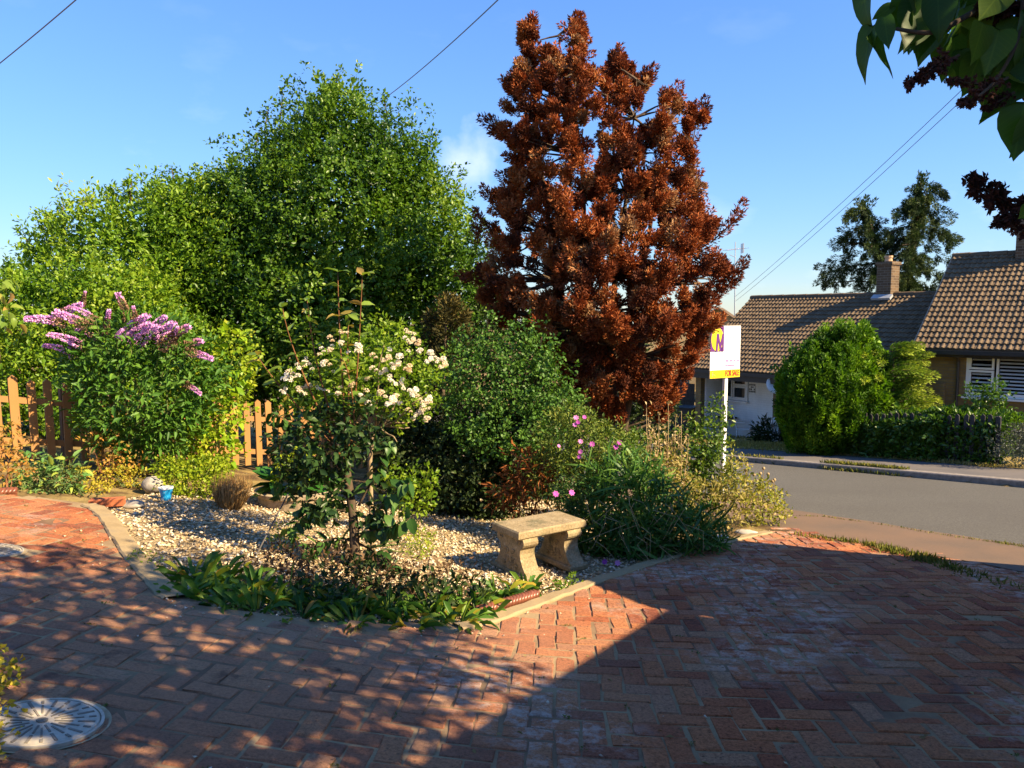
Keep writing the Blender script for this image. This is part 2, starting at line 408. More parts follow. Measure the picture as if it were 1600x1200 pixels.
def brick_mat(name, objrand):
    m, nt, b = newmat(name); f = rndsrc(nt, objrand)
    base = ramp(nt, [(.24, .082, .050), (.35, .115, .056), (.42, .155, .070), (.46, .19, .085), (.37, .165, .095), (.41, .225, .125)], f, [0, .22, .5, .72, .9, 1])
    p = nd(nt, 'ShaderNodeNewGeometry').outputs['Position']; sp = nd(nt, 'ShaderNodeSeparateXYZ'); nt.links.new(p, sp.inputs[0])
    fine = noise(nt, 62, 9, .85); med = noise(nt, 6, 6, .7); big = noise(nt, .9, 3, .5)
    c = mix(nt, 1., base, ramp(nt, [(.16, .14, .14), (.92, .92, .92), (1.6, 1.52, 1.45)], fine, [.33, .5, .68]), 'MULTIPLY')
    # dark pits and soot
    pit = nd(nt, 'ShaderNodeTexVoronoi'); pit.inputs['Scale'].default_value = 38; nt.links.new(p, pit.inputs['Vector'])
    pm_ = math2(nt, 'MULTIPLY', maprange(nt, pit.outputs['Distance'], .26, .12), maprange(nt, med, .44, .56))
    c = mix(nt, math2(nt, 'MULTIPLY', pm_, .8), c, (.03, .02, .018))
    # grey worn dirt, and white lime bloom in patches
    dirt = math2(nt, 'MULTIPLY', maprange(nt, med, .36, .66, .1, .85), maprange(nt, noise(nt, .75, 3, .5, stretch=(1, 1, 1)), .44, .60))
    c = mix(nt, math2(nt, 'MULTIPLY', dirt, .45), c, (.34, .21, .13))
    gl = nd(nt, 'ShaderNodeVectorMath', operation='DISTANCE'); gl.inputs[1].default_value = (-1.3, 4.0, -.1); nt.links.new(p, gl.inputs[0])  # dusty wear left of centre, also painted lighter to lift the shaded bricks
    worn_lift = math2(nt, 'MULTIPLY', maprange(nt, math2(nt, 'ADD', gl.outputs['Value'], math2(nt, 'MULTIPLY', med, 2.2)), 3.4, 1.7), maprange(nt, fine, .25, .6, .45, 1.))
    c = mix(nt, math2(nt, 'MULTIPLY', worn_lift, .5), c, (.43, .29, .185))
    stn = math2(nt, 'MULTIPLY', maprange(nt, noise(nt, 4.5, 6, .7), .54, .66), maprange(nt, noise(nt, .9, 2, .5, stretch=(.8, 1.2, 1)), .45, .6))
    c = mix(nt, math2(nt, 'MULTIPLY', stn, .7), c, (.06, .04, .036))
    bl = math2(nt, 'MULTIPLY', maprange(nt, noise(nt, 9, 8, .8), .48, .60), maprange(nt, noise(nt, .62, 2, .5, stretch=(1.2, .8, 1)), .49, .60))
    c = mix(nt, math2(nt, 'MULTIPLY', bl, .75), c, (.56, .46, .38))
    nt.links.new(c, b.inputs['Base Color']); b.inputs['Roughness'].default_value = .82; b.inputs['Specular IOR Level'].default_value = .06
    bump(nt, b, math2(nt, 'ADD', fine, math2(nt, 'MULTIPLY', med, 1.3)), .9, .011)
    return m
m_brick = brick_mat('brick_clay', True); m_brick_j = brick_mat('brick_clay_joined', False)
CELL = .121
def brick_shape(seed, L=.227, Wb=.1065, h=.05):
    r = np.random.default_rng(seed); bv = .006; x, y = L/2, Wb/2
    V = []
    for (z, k) in ((-h, 0), (-bv*1.1, 0), (0, bv)):
        for (a, c) in ((-1, -1), (0, -1), (1, -1), (1, 1), (0, 1), (-1, 1)):
            V.append((a*(x - k) + r.normal(0, .003), c*(y - k) + r.normal(0, .003), z + (r.normal(0, .0014) if z > -h else 0)))
    F = [(i, (i+1) % 6, 6+(i+1) % 6, 6+i) for i in range(6)] + [(6+i, 6+(i+1) % 6, 12+(i+1) % 6, 12+i) for i in range(6)] + [(12, 13, 16, 17), (13, 14, 15, 16)]
    return np.array(V), F
shapes = [brick_shape(i) for i in range(14)]
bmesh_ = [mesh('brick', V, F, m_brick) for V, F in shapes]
ang = rad(-3.5); ca, sa = math.cos(ang), math.sin(ang)
bricks = []
for i in range(-72, 76):
    for j in range(-18, 86):
        k = (i - j) % 4
        if k == 0: cx, cy, vert = i + 1, j + .5, False
        elif k == 2: cx, cy, vert = i + .5, j, True
        else: continue
        x, y = cx*CELL, cy*CELL
        wob = .03*math.sin(x*1.1 + .4)*math.cos(y*.8)
        X, Y = ca*x - sa*y + wob, sa*x + ca*y + wob*.6
        bricks.append((X, Y, vert))
B = np.array([(a, c, v) for a, c, v in bricks])
ok = inpoly(B[:, 0], B[:, 1], drive_poly)
px, py, dep = proj(np.stack([B[:, 0], B[:, 1], tz(B[:, 0], B[:, 1])], -1))
ok &= (B[:, 1] > .6) & (px > -500) & (px < 2000)
MH = [G(66, 1143)[:2], G(-14, 868)[:2]]; MHR = [.215, .19]   # manholes interrupt the bricks
for c, r in zip(MH, MHR): ok &= np.hypot(B[:, 0] - c[0], B[:, 1] - c[1]) > r + .035
db = np.min(np.hypot(B[:, None, 0] - border[None, ::2, 0], B[:, None, 1] - border[None, ::2, 1]), axis=1); kb_ = np.argmin(np.hypot(B[:, None, 0] - border[None, ::2, 0], B[:, None, 1] - border[None, ::2, 1]), axis=1)*2; ok &= (db > .075) | ((kb_ > kl) & (kb_ < kr) & (db > .0))
B = B[ok]; dep = dep[ok]; px = px[ok]; py = py[ok]
inv = (px > -10) & (px < 1610) & (py < 1215)
order = np.argsort(np.where(inv, dep, dep + 50)); B = B[order]
def brick_xf(X, Y, vert):
    e = .05; gxn = (tz(X+e, Y) - tz(X-e, Y))/(2*e); gyn = (tz(X, Y+e) - tz(X, Y-e))/(2*e)
    n = nz([-gxn + R.normal(0, .012), -gyn + R.normal(0, .012), 1]); a = ang + (math.pi/2 if vert else 0) + R.normal(0, .026) + (math.pi if R.random() < .5 else 0)
    t = np.array([math.cos(a), math.sin(a), 0]); t = nz(t - n*np.dot(t, n)); return t, np.cross(n, t), n, on_ground(X + R.normal(0, .003), Y + R.normal(0, .003), .034 + R.normal(0, .0022))
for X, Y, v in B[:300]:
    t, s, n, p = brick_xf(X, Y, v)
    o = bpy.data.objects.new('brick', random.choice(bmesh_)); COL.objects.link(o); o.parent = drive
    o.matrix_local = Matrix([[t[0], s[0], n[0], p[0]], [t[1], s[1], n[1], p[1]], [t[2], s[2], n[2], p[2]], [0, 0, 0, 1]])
Vs, Fs, Rs = [], [], []; off = 0
for X, Y, v in B[300:]:
    t, s, n, p = brick_xf(X, Y, v); V, F = shapes[random.randrange(14)]
    Vs.append(p + V[:, 0:1]*t + V[:, 1:2]*s + V[:, 2:3]*n); Fs += [tuple(off + q for q in f) for f in F]; Rs.append(np.full(len(V), R.random())); off += len(V)
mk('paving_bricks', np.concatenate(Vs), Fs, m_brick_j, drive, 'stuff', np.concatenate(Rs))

# concrete edging along the border
m_edge, nt, b = newmat('edging_concrete')
n1 = noise(nt, 5, 5); n2 = noise(nt, 70, 4)
nt.links.new(mix(nt, .5, ramp(nt, [(.19, .135, .07), (.36, .27, .15), (.27, .22, .15)], n1), ramp(nt, [(.4, .4, .4), (1.2, 1.2, 1.2)], n2), 'MULTIPLY'), b.inputs['Base Color'])
b.inputs['Roughness'].default_value = .9; b.inputs['Specular IOR Level'].default_value = .1; bump(nt, b, n2, .5, .006)
def edging(name, line, w, h, parent=None):
    d = nz(np.gradient(line, axis=0)); nr = np.stack([-d[:, 1], d[:, 0]], -1); V = []
    prof = [(-w/2, -.05), (-w/2, h - .012), (-w/2 + .014, h), (w/2 - .014, h), (w/2, h - .012), (w/2, -.05)]
    for p, q in zip(line, nr):
        jx = R.normal(0, .004)
        for a, z in prof: V.append((*(p + q*(a + jx)), float(tz(*(p + q*a))) + z + R.normal(0, .002)))
    k = len(prof); F = [(i*k+j, i*k+j+1, (i+1)*k+j+1, (i+1)*k+j) for i in range(len(line) - 1) for j in range(k - 1)]
    return mk(name, V, F, m_edge, parent, 'structure', smooth=False)
nb = len(border)
edging('edging_strip', border[8*3:kl+2], .15, .05); edging('edging_strip', border[kr-2:], .12, .05)

# gravel bed: sheet and stones
gp = [(150, 792), (195, 850), (240, 908), (275, 940), (400, 965), (560, 975), (740, 975), (850, 940), (1000, 888), (1070, 868), (1000, 800), (900, 770), (780, 770), (700, 765), (640, 770), (560, 775), (480, 770), (390, 765), (330, 768), (230, 772)]
gpoly = np.array([G(*q)[:2] for q in gp])
m_gb, nt, b = newmat('gravel_bed_sheet')
vo = nd(nt, 'ShaderNodeTexVoronoi'); vo.inputs['Scale'].default_value = 55; nt.links.new(nd(nt, 'ShaderNodeNewGeometry').outputs['Position'], vo.inputs['Vector'])
nt.links.new(mix(nt, 1., ramp(nt, [(.22, .16, .08), (.48, .36, .21)], noise(nt, 3, 4)), ramp(nt, [(.5, .5, .5), (1.2, 1.2, 1.2)], nd(nt, 'ShaderNodeSeparateColor').outputs[0]), 'MULTIPLY'), b.inputs['Base Color'])
sc_ = [n for n in nt.nodes if n.bl_idname == 'ShaderNodeSeparateColor'][0]; nt.links.new(vo.outputs['Color'], sc_.inputs[0])
b.inputs['Roughness'].default_value = .9; b.inputs['Specular IOR Level'].default_value = .1; bump(nt, b, vo.outputs['Distance'], .8, .02)
gravel = drape('gravel_bed', m_gb, np.arange(-7, 4, .06), np.arange(4, 11, .06), -.004, gpoly)
bedp = np.array([G(*q)[:2] for q in ((1000, 889), (1070, 868), (1140, 848), (1200, 834), (1236, 836), (1238, 812), (1180, 775), (1060, 775), (980, 800))])
drape('flower_bed', m_soil, np.arange(0, 5, .08), np.arange(5, 12, .08), .036, bedp)
m_stone, nt, b = newmat('gravel_stone'); f = rndsrc(nt, False)
nt.links.new(ramp(nt, [(.16, .115, .07), (.44, .32, .18), (.55, .43, .26), (.60, .50, .35), (.66, .59, .47), (.30, .24, .17)], f, [0, .2, .45, .65, .85, 1]), b.inputs['Base Color']); b.inputs['Roughness'].default_value = .75; b.inputs['Specular IOR Level'].default_value = .1
n = 42000; gxy = np.stack([R.uniform(-7, 4, n), R.uniform(4, 11, n)], -1); gxy = gxy[inpoly(gxy[:, 0], gxy[:, 1], gpoly)]
n = len(gxy); sz = R.uniform(.008, .021, n)
OC = np.array([(1, 0, 0), (0, 1, 0), (-1, 0, 0), (0, -1, 0), (0, 0, 1), (0, 0, -1)], float)
OF = np.array([(0, 1, 4), (1, 2, 4), (2, 3, 4), (3, 0, 4), (1, 0, 5), (2, 1, 5), (3, 2, 5), (0, 3, 5)])
def stones(xy, sz, zoff=.0, flat=.6):
    n = len(xy); a = R.uniform(0, 6.28, n); st = R.uniform(.7, 1.5, n)
    V = OC[None]*(sz[:, None, None])*np.stack([st, 1/st, np.full(n, flat)], -1)[:, None] + R.normal(0, 1, (n, 6, 3))*sz[:, None, None]*.22
    c, s = np.cos(a)[:, None], np.sin(a)[:, None]
    Vx = V[..., 0]*c - V[..., 1]*s; Vy = V[..., 0]*s + V[..., 1]*c
    tl = R.normal(0, .35, (n, 1)); Vz = V[..., 2] + tl*Vx
    V = np.stack([Vx + xy[:, 0:1], Vy + xy[:, 1:2], Vz + (tz(xy[:, 0], xy[:, 1]) + zoff)[:, None] + sz[:, None]*.3], -1)
    F = (np.arange(n)[:, None, None]*6 + OF[None]).reshape(-1, 3); return V.reshape(-1, 3), F, np.repeat(R.random(n), 6)
V, F, r_ = stones(gxy, sz)
g = mk('gravel', V, F, m_stone, None, 'stuff', r_); tag(g, 'pale cream gravel stones strewn over the bed round the bench', 'gravel')

# road, pavements, kerb
m_asph, nt, b = newmat('road_asphalt'); n1 = noise(nt, 48, 6, .85); n2 = noise(nt, .5, 4)
v2 = nd(nt, 'ShaderNodeTexVoronoi'); v2.inputs['Scale'].default_value = 70; nt.links.new(nd(nt, 'ShaderNodeNewGeometry').outputs['Position'], v2.inputs['Vector'])
c = ramp(nt, [(.045, .043, .038), (.105, .10, .088), (.19, .18, .155)], n1, [.3, .5, .7])
c = mix(nt, maprange(nt, v2.outputs['Distance'], .2, .05), c, (.26, .24, .21))
nt.links.new(mix(nt, maprange(nt, n2, .35, .65, .0, .35), c, (.085, .078, .068)), b.inputs['Base Color'])
b.inputs['Roughness'].default_value = .85; b.inputs['Specular IOR Level'].default_value = .1; bump(nt, b, n1, .7, .006)
m_pave, nt, b = newmat('pavement_asphalt'); n1 = noise(nt, 55, 6, .85); n2 = noise(nt, 1.4, 5)
c = mix(nt, maprange(nt, n2, .35, .65), (.19, .125, .085), (.15, .11, .082))
nt.links.new(mix(nt, .7, c, ramp(nt, [(.55, .55, .55), (1.3, 1.3, 1.3)], n1), 'MULTIPLY'), b.inputs['Base Color']); b.inputs['Roughness'].default_value = .9; b.inputs['Specular IOR Level'].default_value = .1; bump(nt, b, n1, .6, .005)
m_fpave, nt, b = newmat('far_pavement_asphalt'); n1 = noise(nt, 90, 3, .8); n2 = noise(nt, 1.2, 5)
c = mix(nt, maprange(nt, n2, .35, .65), (.17, .15, .135), (.13, .12, .115))
nt.links.new(mix(nt, .7, c, ramp(nt, [(.6, .6, .6), (1.25, 1.25, 1.25)], n1), 'MULTIPLY'), b.inputs['Base Color']); b.inputs['Roughness'].default_value = .9; b.inputs['Specular IOR Level'].default_value = .1
def strip(name, mat, u0, u1, dz, s0=-30, s1=16, ds=.3, nu=6, kind='structure', wob=0.):
    ss = np.arange(s0, s1, ds); us = np.linspace(u0, u1, nu); V = []
    for s in ss:
        for k, u in enumerate(us):
            uu = u + (R.normal(0, wob) if k in (0, nu - 1) else 0); p = road_pt(s, uu); V.append((*p, float(tz(*road_pt(s, min(max(uu, u0+.001), u1-.001)))) + dz))
    F = np.array([(i*nu+k, (i+1)*nu+k, (i+1)*nu+k+1, i*nu+k+1) for i in range(len(ss) - 1) for k in range(nu - 1)])
    return mk(name, V, F[:, ::-1], mat, None, kind, smooth=True)
strip('road', m_asph, -.02, 5.74, .004, nu=12)
strip('pavement', m_pave, PAVE - .03, .0, .038, wob=.018)
strip('far_pavement', m_fpave, 5.9, 7.75, .006)
m_kerb = plain('kerb_concrete', (.24, .21, .18), .9, .3, 12, bmp=.3)
V = []
ss = np.arange(-30, 16, .45)
for s in ss:
    a, c_ = road_pt(s, 5.72), road_pt(s, 5.9); za = float(tz(*road_pt(s, 5.7)))
    V += [(*a, za - .02), (*a, za + .10), (*road_pt(s, 5.74), za + .118), (*c_, za + .122), (*c_, za - .02)]
mk('kerb', V, [(i*5+k, (i+1)*5+k, (i+1)*5+k+1, i*5+k+1) for i in range(len(ss) - 1) for k in range(4)], m_kerb, None, 'structure')
m_lawn, nt, b = newmat('dry_lawn'); n1 = noise(nt, 2.2, 5); n2 = noise(nt, 80, 3)
nt.links.new(mix(nt, .6, ramp(nt, [(.17, .14, .05), (.36, .27, .10), (.24, .20, .07)], n1), ramp(nt, [(.6, .6, .6), (1.3, 1.3, 1.3)], n2), 'MULTIPLY'), b.inputs['Base Color']); b.inputs['Roughness'].default_value = .95; b.inputs['Specular IOR Level'].default_value = .1; bump(nt, b, n2, .8, .03)
strip('front_lawn', m_lawn, 7.75, 16, .02, nu=14)

# grass: blades as one mass each
m_gr = leafmat('grass_blade', [(.07, .10, .02), (.16, .17, .035), (.30, .24, .08)], .35)
def grass(name, label, xy, L, Wd, mat=m_gr, lean=.45):
    n = len(xy); p = np.stack([xy[:, 0], xy[:, 1], tz(xy[:, 0], xy[:, 1])], -1); d = nz(R.normal(0, lean, (n, 3)) + [0, 0, 1])
    V, F, r = cloud(p, d, L*R.uniform(.4, 1.2, n), Wd, T2, R.random(n), sph(n)*[1, 1, .1], .2)
    o = mk(name, V, F, mat, None, 'stuff', r); return tag(o, label, 'grass')
def along(pts, n, w): 
    g = np.array([G(*q)[:2] for q in pts]); k = R.integers(0, len(g) - 1, n); t = R.random((n, 1)); return g[k]*(1-t) + g[k+1]*t + R.normal(0, w, (n, 2))
grass('weed_grass', 'green weeds growing in the seam between bricks and pavement', np.vstack([along([(1240, 840), (1300, 848)], 130, .03), along([(1310, 849), (1340, 853)], 160, .035), along([(1350, 855), (1385, 862)], 260, .04), along([(1382, 863), (1400, 867), (1440, 877), (1462, 884)], 1300, .06), along([(1475, 890), (1500, 897)], 220, .05), along([(1500, 897), (1590, 925)], 160, .06)]), .085, .008)
grass('verge_grass', 'thin grass growing along the near edge of the road', np.vstack([along([(1240, 810), (1290, 812), (1330, 818), (1400, 828), (1460, 839), (1520, 848), (1590, 858)], 700, .02), along([(1560, 853), (1600, 860)], 260, .04)]), .06, .012)
grass('kerb_grass', 'strip of grass growing along the far kerb', np.vstack([along([(1290, 727), (1340, 732), (1410, 739)], 2600, .08), along([(1150, 716), (1185, 718), (1220, 720)], 500, .06)]), .10, .02)
m_dg = leafmat('dry_grass_blade', [(.30, .22, .08), (.42, .32, .12), (.20, .19, .05)], .35)
grass('lawn_grass', 'parched yellow lawn in front of the white porch', np.vstack([along([(1050, 678), (1100, 680), (1150, 682), (1250, 690)], 3000, .7), along([(1050, 690), (1150, 695), (1260, 702)], 3500, .5)]), .12, .03, m_dg)
grass('tall_grass', 'tall dry grass with seed heads beside the porch', np.vstack([along([(1075, 668), (1110, 668)], 260, .25), along([(1140, 672), (1190, 676)], 200, .2)]), .42, .035, m_dg, .2)

# ------------------------------------------------------------------ houses across the road
def wallmat(name, c1, c2, mort, bw=.225, bh=.075):
    m, nt, b = newmat(name); tcn = nd(nt, 'ShaderNodeTexCoord'); s = nd(nt, 'ShaderNodeSeparateXYZ'); nt.links.new(tcn.outputs['Object'], s.inputs[0])
    cx = nd(nt, 'ShaderNodeCombineXYZ'); nt.links.new(math2(nt, 'ADD', s.outputs[0], s.outputs[1]), cx.inputs[0]); nt.links.new(s.outputs[2], cx.inputs[1])
    t = nd(nt, 'ShaderNodeTexBrick'); nt.links.new(cx.outputs[0], t.inputs['Vector'])
    t.inputs['Scale'].default_value = 1; t.inputs['Brick Width'].default_value = bw; t.inputs['Row Height'].default_value = bh; t.inputs['Mortar Size'].default_value = .008
    t.inputs['Color1'].default_value = (*c1, 1); t.inputs['Color2'].default_value = (*c2, 1); t.inputs['Mortar'].default_value = (*mort, 1)
    nt.links.new(mix(nt, .5, t.outputs['Color'], ramp(nt, [(.5, .5, .5), (1.3, 1.3, 1.3)], noise(nt, 2.5, 5)), 'MULTIPLY'), b.inputs['Base Color'])
    b.inputs['Roughness'].default_value = .9; b.inputs['Specular IOR Level'].default_value = .1; bump(nt, b, t.outputs['Fac'], -.6, .01); return m
m_wall = wallmat('buff_brick_wall', (.26, .175, .07), (.20, .125, .05), (.17, .13, .09))
m_white = wallmat('white_painted_brick', (.87, .87, .86), (.85, .85, .84), (.80, .80, .79))
m_chim = wallmat('chimney_brick', (.16, .105, .06), (.09, .06, .04), (.19, .155, .115))
m_upvc = plain('white_plastic', (.78, .78, .77), .35, .03)
m_black = plain('black_gutter', (.02, .02, .022), .4, .2)
m_dark = plain('dark_timber', (.045, .038, .032), .85, .4, 14, bmp=.3)
m_lead = plain('lead_flashing', (.32, .34, .37), .55, .15)
m_glass, nt, b = newmat('window_glass'); b.inputs['Base Color'].default_value = (.02, .024, .028, 1); b.inputs['Roughness'].default_value = .06; b.inputs['Specular IOR Level'].default_value = .6
def tile_mat(name, objrand):
    m, nt, b = newmat(name); f = rndsrc(nt, objrand)
    c = ramp(nt, [(.125, .088, .056), (.155, .11, .068), (.185, .132, .083)], f)
    nt.links.new(mix(nt, .45, c, ramp(nt, [(.5, .5, .47), (1.2, 1.2, 1.2)], noise(nt, 9, 6, .7)), 'MULTIPLY'), b.inputs['Base Color']); b.inputs['Roughness'].default_value = .85; b.inputs['Specular IOR Level'].default_value = .1; return m
m_tile = tile_mat('roof_tile', True); m_tile_j = tile_mat('roof_tile_joined', False)
def tile_shape(w, g):
    V = []; n = 7
    for (v, z0) in ((0., .042), (g + .05, .0)):
        for i in range(n):
            u = i/(n - 1); h = .026*max(0, math.sin(math.pi*min(u/.62, 1)))**.8; V.append((u*w, v, z0 + h))
    V += [(i/(n - 1)*w, 0., -.004) for i in range(n)]
    F = [(i, i+1, n+i+1, n+i) for i in range(n - 1)] + [(2*n+i, 2*n+i+1, i+1, i) for i in range(n - 1)]
    return np.array(V), F
def roof_frame(eave, ridge):
    e = np.array(eave, float); r = np.array(ridge, float); s = r - e; L = np.linalg.norm(s); s = s/L; x = np.array([1., 0, 0]); return e, s, np.cross(x, s), L
def tiles(parent, eave, ridge, x0, x1, w, rows, nobj=0, sel=None):
    """local frame: eave (y,z), ridge (y,z)"""
    e = np.array([0, *eave]); rr = np.array([0, *ridge]); s = rr - e; L = np.linalg.norm(s); s /= L; nn = np.cross([1., 0, 0], s); g = L/rows
    V0, F0 = tile_shape(w, g); me = [mesh('roof_tile', V0 + R.normal(0, .0015, V0.shape), F0, m_tile) for _ in range(4)] if nobj else []
    Vs, Fs, Rs, off, k = [], [], [], 0, 0
    cols = int((x1 - x0)/w); cells = [(c, r) for r in range(rows) for c in range(cols)]
    if sel: cells.sort(key=lambda q: sel(x0 + q[0]*w, q[1]*g))
    for c, r in cells:
        p = e + np.array([x0 + c*w, 0, 0]) + s*(r*g + R.normal(0, .004)) + nn*(.012 + R.normal(0, .003))
        if k < nobj:
            o = bpy.data.objects.new('roof_tile', random.choice(me)); COL.objects.link(o); o.parent = parent
            o.matrix_local = Matrix([[1, 0, 0, p[0]], [0, s[1], nn[1], p[1]], [0, s[2], nn[2], p[2]], [0, 0, 0, 1]])
        else:
            Vs.append(p + V0[:, 0:1]*[1., 0, 0] + V0[:, 1:2]*s + V0[:, 2:3]*nn); Fs += [tuple(off + q for q in f) for f in F0]; Rs.append(np.full(len(V0), R.random())); off += len(V0)
        k += 1
    if Vs: mk('roof_tiling', np.concatenate(Vs), Fs, m_tile_j, parent, 'stuff', np.concatenate(Rs), local=True)
def plane_px(rt, px, py, y=0.):
    """picture point -> local (x,z) on the plane y of a rotated root"""
    c = math.cos(rt['rz']); s = math.sin(rt['rz']); ax = np.array([c, s, 0]); nn = np.array([-s, c, 0]); o = np.array(rt.location) + nn*y
    d = ray(px, py); t = np.dot(o - O, nn)/np.dot(d, nn); q = O + d*t - o; return float(np.dot(q, ax)), float(q[2])
def house_root(name, label, cat, loc, rz):
    o = root(name, label, cat, loc, rz); o['rz'] = rz; return o
def win(parent, x0, x1, z0, z1, y, panes, sill=True, mat=m_upvc, blind=False):
    """window: outer frame box members; panes = list of (fx0,fx1,fz0,fz1) fractions with sash frames"""
    f = MB(); t, dp = .055, .07
    for (a, b_, c, d) in ((x0, x1, z1-t, z1), (x0, x1, z0, z0+t), (x0, x0+t, z0+t, z1-t), (x1-t, x1, z0+t, z1-t)):
        f.box(((a+b_)/2, y, (c+d)/2), (b_-a, dp, d-c))
    w = f.mk('window', mat, parent, local=True)
    iw, ih = x1 - x0 - 2*t, z1 - z0 - 2*t
    for (a, b_, c, d) in panes:
        X0, X1, Z0, Z1 = x0+t+a*iw, x0+t+b_*iw, z0+t+c*ih, z0+t+d*ih; q = MB(); k = .05
        for (e, g_, h, i) in ((X0, X1, Z1-k, Z1), (X0, X1, Z0, Z0+k), (X0, X0+k, Z0+k, Z1-k), (X1-k, X1, Z0+k, Z1-k)):
            q.box(((e+g_)/2, y - .008, (h+i)/2), (g_-e, dp - .004, i-h))
        mk('sash', q.v, q.f, mat, w, local=True)
        g_ = MB().box(((X0+X1)/2, y + .012, (Z0+Z1)/2), (X1-X0-2*k+.01, .012, Z1-Z0-2*k+.01)); mk('pane', g_.v, g_.f, m_pane if blind else m_glass, w, local=True)
        if blind:
            n = int((Z1-Z0-2*k)/.085)
            for i in range(n):
                s_ = MB().box(((X0+X1)/2, y + .06, Z0+k+(i+.5)*(Z1-Z0-2*k)/n), (X1-X0-2*k-.01, .055, .006), np.array([[1, 0, 0], [0, .8, -.6], [0, .6, .8]])); mk('blind_slat', s_.v, s_.f, m_upvc, w, local=True)
    if sill:
        q = MB().box(((x0+x1)/2, y - .06, z0 - .03), (x1-x0+.12, .16, .045)); mk('sill', q.v, q.f, mat, w, local=True)
    return w
m_pane, nt, b = newmat('clear_pane'); b.inputs['Base Color'].default_value = (1, 1, 1, 1); b.inputs['Roughness'].default_value = .02; b.inputs['Transmission Weight'].default_value = 1.0; b.inputs['IOR'].default_value = 1.05; b.inputs['Specular IOR Level'].default_value = .5
m_room = plain('room_dark', (.015, .014, .013), .9)

# left bungalow with the white porch
rzl = math.atan2(-.815, .58)
hl = house_root('bungalow', 'low bungalow with brown tiled roof and recessed white porch behind the round conifer', 'bungalow', (6.34, 25.7, -2.66), rzl)
EV, RDG = (-.30, 2.42), (3.0, 4.80)
wl = MB()
pl0 = plane_px(hl, 1086, 650)[0]; pl1 = plane_px(hl, 1094, 650)[0]; pr0 = plane_px(hl, 1207, 650)[0]
wl.box(((pl0+pl1)/2, .15, 1.15), (pl1-pl0, .3, 2.7)); wl.box((pr0 + 2.5, .15, 1.15), (5.0, .3, 2.7)); wl.box(((pl0+7.5)/2, 3.0, 1.9), (7.5-pl0, 2.8, 1.2)); wl.box((pl0+.1, 3., 1.15), (.2, 5.6, 2.7))
wl.add([(pl0+.02, -.02, 2.45), (pl0+.02, 6, 2.45), (pl0+.02, 3.0, 4.72), (pl0+.2, -.02, 2.45), (pl0+.2, 6, 2.45), (pl0+.2, 3.0, 4.72)], [(0, 2, 1), (3, 4, 5)])
wl.mk('wall', m_wall, hl, local=True)
rec = MB(); RY = 1.1
rec.box(((pl1+pr0)/2, RY + .05, 1.15), (pr0-pl1+.02, .1, 2.7)); rec.box((pl1+.03, RY/2 + .1, 1.15), (.06, RY - .2, 2.7)); rec.box((pr0-.03, RY/2 + .1, 1.15), (.06, RY - .2, 2.7))
rec.mk('porch_wall', m_white, hl, local=True)
MB().box(((pl1+pr0)/2, RY/2, 2.44), (pr0-pl1, RY+.4, .04)).mk('porch_ceiling', m_upvc, hl, local=True)
MB().box(((pl1+pr0)/2, .6, -.02), (pr0-pl1, 1.9, .12)).mk('porch_floor', plain('porch_slab', (.16, .13, .12), .9, .2), hl, local=True)
x0, z1 = plane_px(hl, 1122, 583, RY); x1, z0 = plane_px(hl, 1169, 627, RY)
win(hl, x0, x1, z0, z1, RY - .02, [(0, .52, 0, 1), (.54, 1, 0, .56), (.54, 1, .6, 1)])
x0, z0 = plane_px(hl, 1171, 613, RY); x1, z1 = plane_px(hl, 1181, 600, RY)
np_ = MB().box(((x0+x1)/2, RY - .012, (z0+z1)/2), (x1-x0, .02, z1-z0)).mk('number_plaque', m_upvc, hl, local=True)
q = MB(); rr_ = random.Random(3)
for i in range(4):
    for j in range(4):
        if (i*3+j*5+i*j) % 3 != 1: q.box((x0+(i+.5)*(x1-x0)/4, RY - .026, z0+(j+.5)*(z1-z0)/4), ((x1-x0)/6, .008, (z1-z0)/6))
mk('plaque_mark', q.v, q.f, m_black, np_, local=True)
rf = MB(); 
def roof_slab(e, r, x0, x1, back, t=.05):
    q = MB(); s = 1
    q.add([(x0, e[0], e[1]), (x1, e[0], e[1]), (x1, r[0], r[1]), (x0, r[0], r[1]), (x1, back, e[1]), (x0, back, e[1])] , [(0, 1, 2, 3), (3, 2, 4, 5)])
    q.add([(x0, e[0], e[1]-t), (x1, e[0], e[1]-t), (x1, r[0], r[1]-t), (x0, r[0], r[1]-t), (x1, back, e[1]-t), (x0, back, e[1]-t)], [(3, 2, 1, 0), (5, 4, 2, 3)])
    q.add([(x0, e[0], e[1]), (x1, e[0], e[1]), (x1, e[0], e[1]-t), (x0, e[0], e[1]-t)], [(0, 3, 2, 1)]); return q
rl = roof_slab(EV, RDG, -.32, 7.0, 6.3).mk('roof', m_tile_j, hl, local=True)
tiles(rl, EV, RDG, -.32, 7.0, .135, 19)
q = MB()
for i in range(16): q.tube([(-.34+.45*i, 3.0, 4.80), (-.34+.45*i+.44, 3.0, 4.81)], .10, 8)
mk('ridge_tile', q.v, q.f, m_tile_j, rl, local=True)
MB().box((3.3, -.36, 2.36), (7.3, .11, .10)).box((3.3, -.30, 2.22), (7.3, .03, .18)).mk('gutter', m_black, hl, local=True)
q = MB().prism([(-.32, 2.36), (3.0, 4.74), (3.0, 4.62), (-.32, 2.22)], lambda a, b_, t: (t, a, b_), -.36, -.33); q.mk('bargeboard', m_upvc, hl, local=True)
cxl = plane_px(hl, 1387, 440, 3.0)[0]
ch = MB().box((cxl, 3.0, 5.12), (.46, .46, 1.4)).box((cxl, 3.0, 5.76), (.53, .53, .09)).mk('chimney', m_chim, rl, local=True)
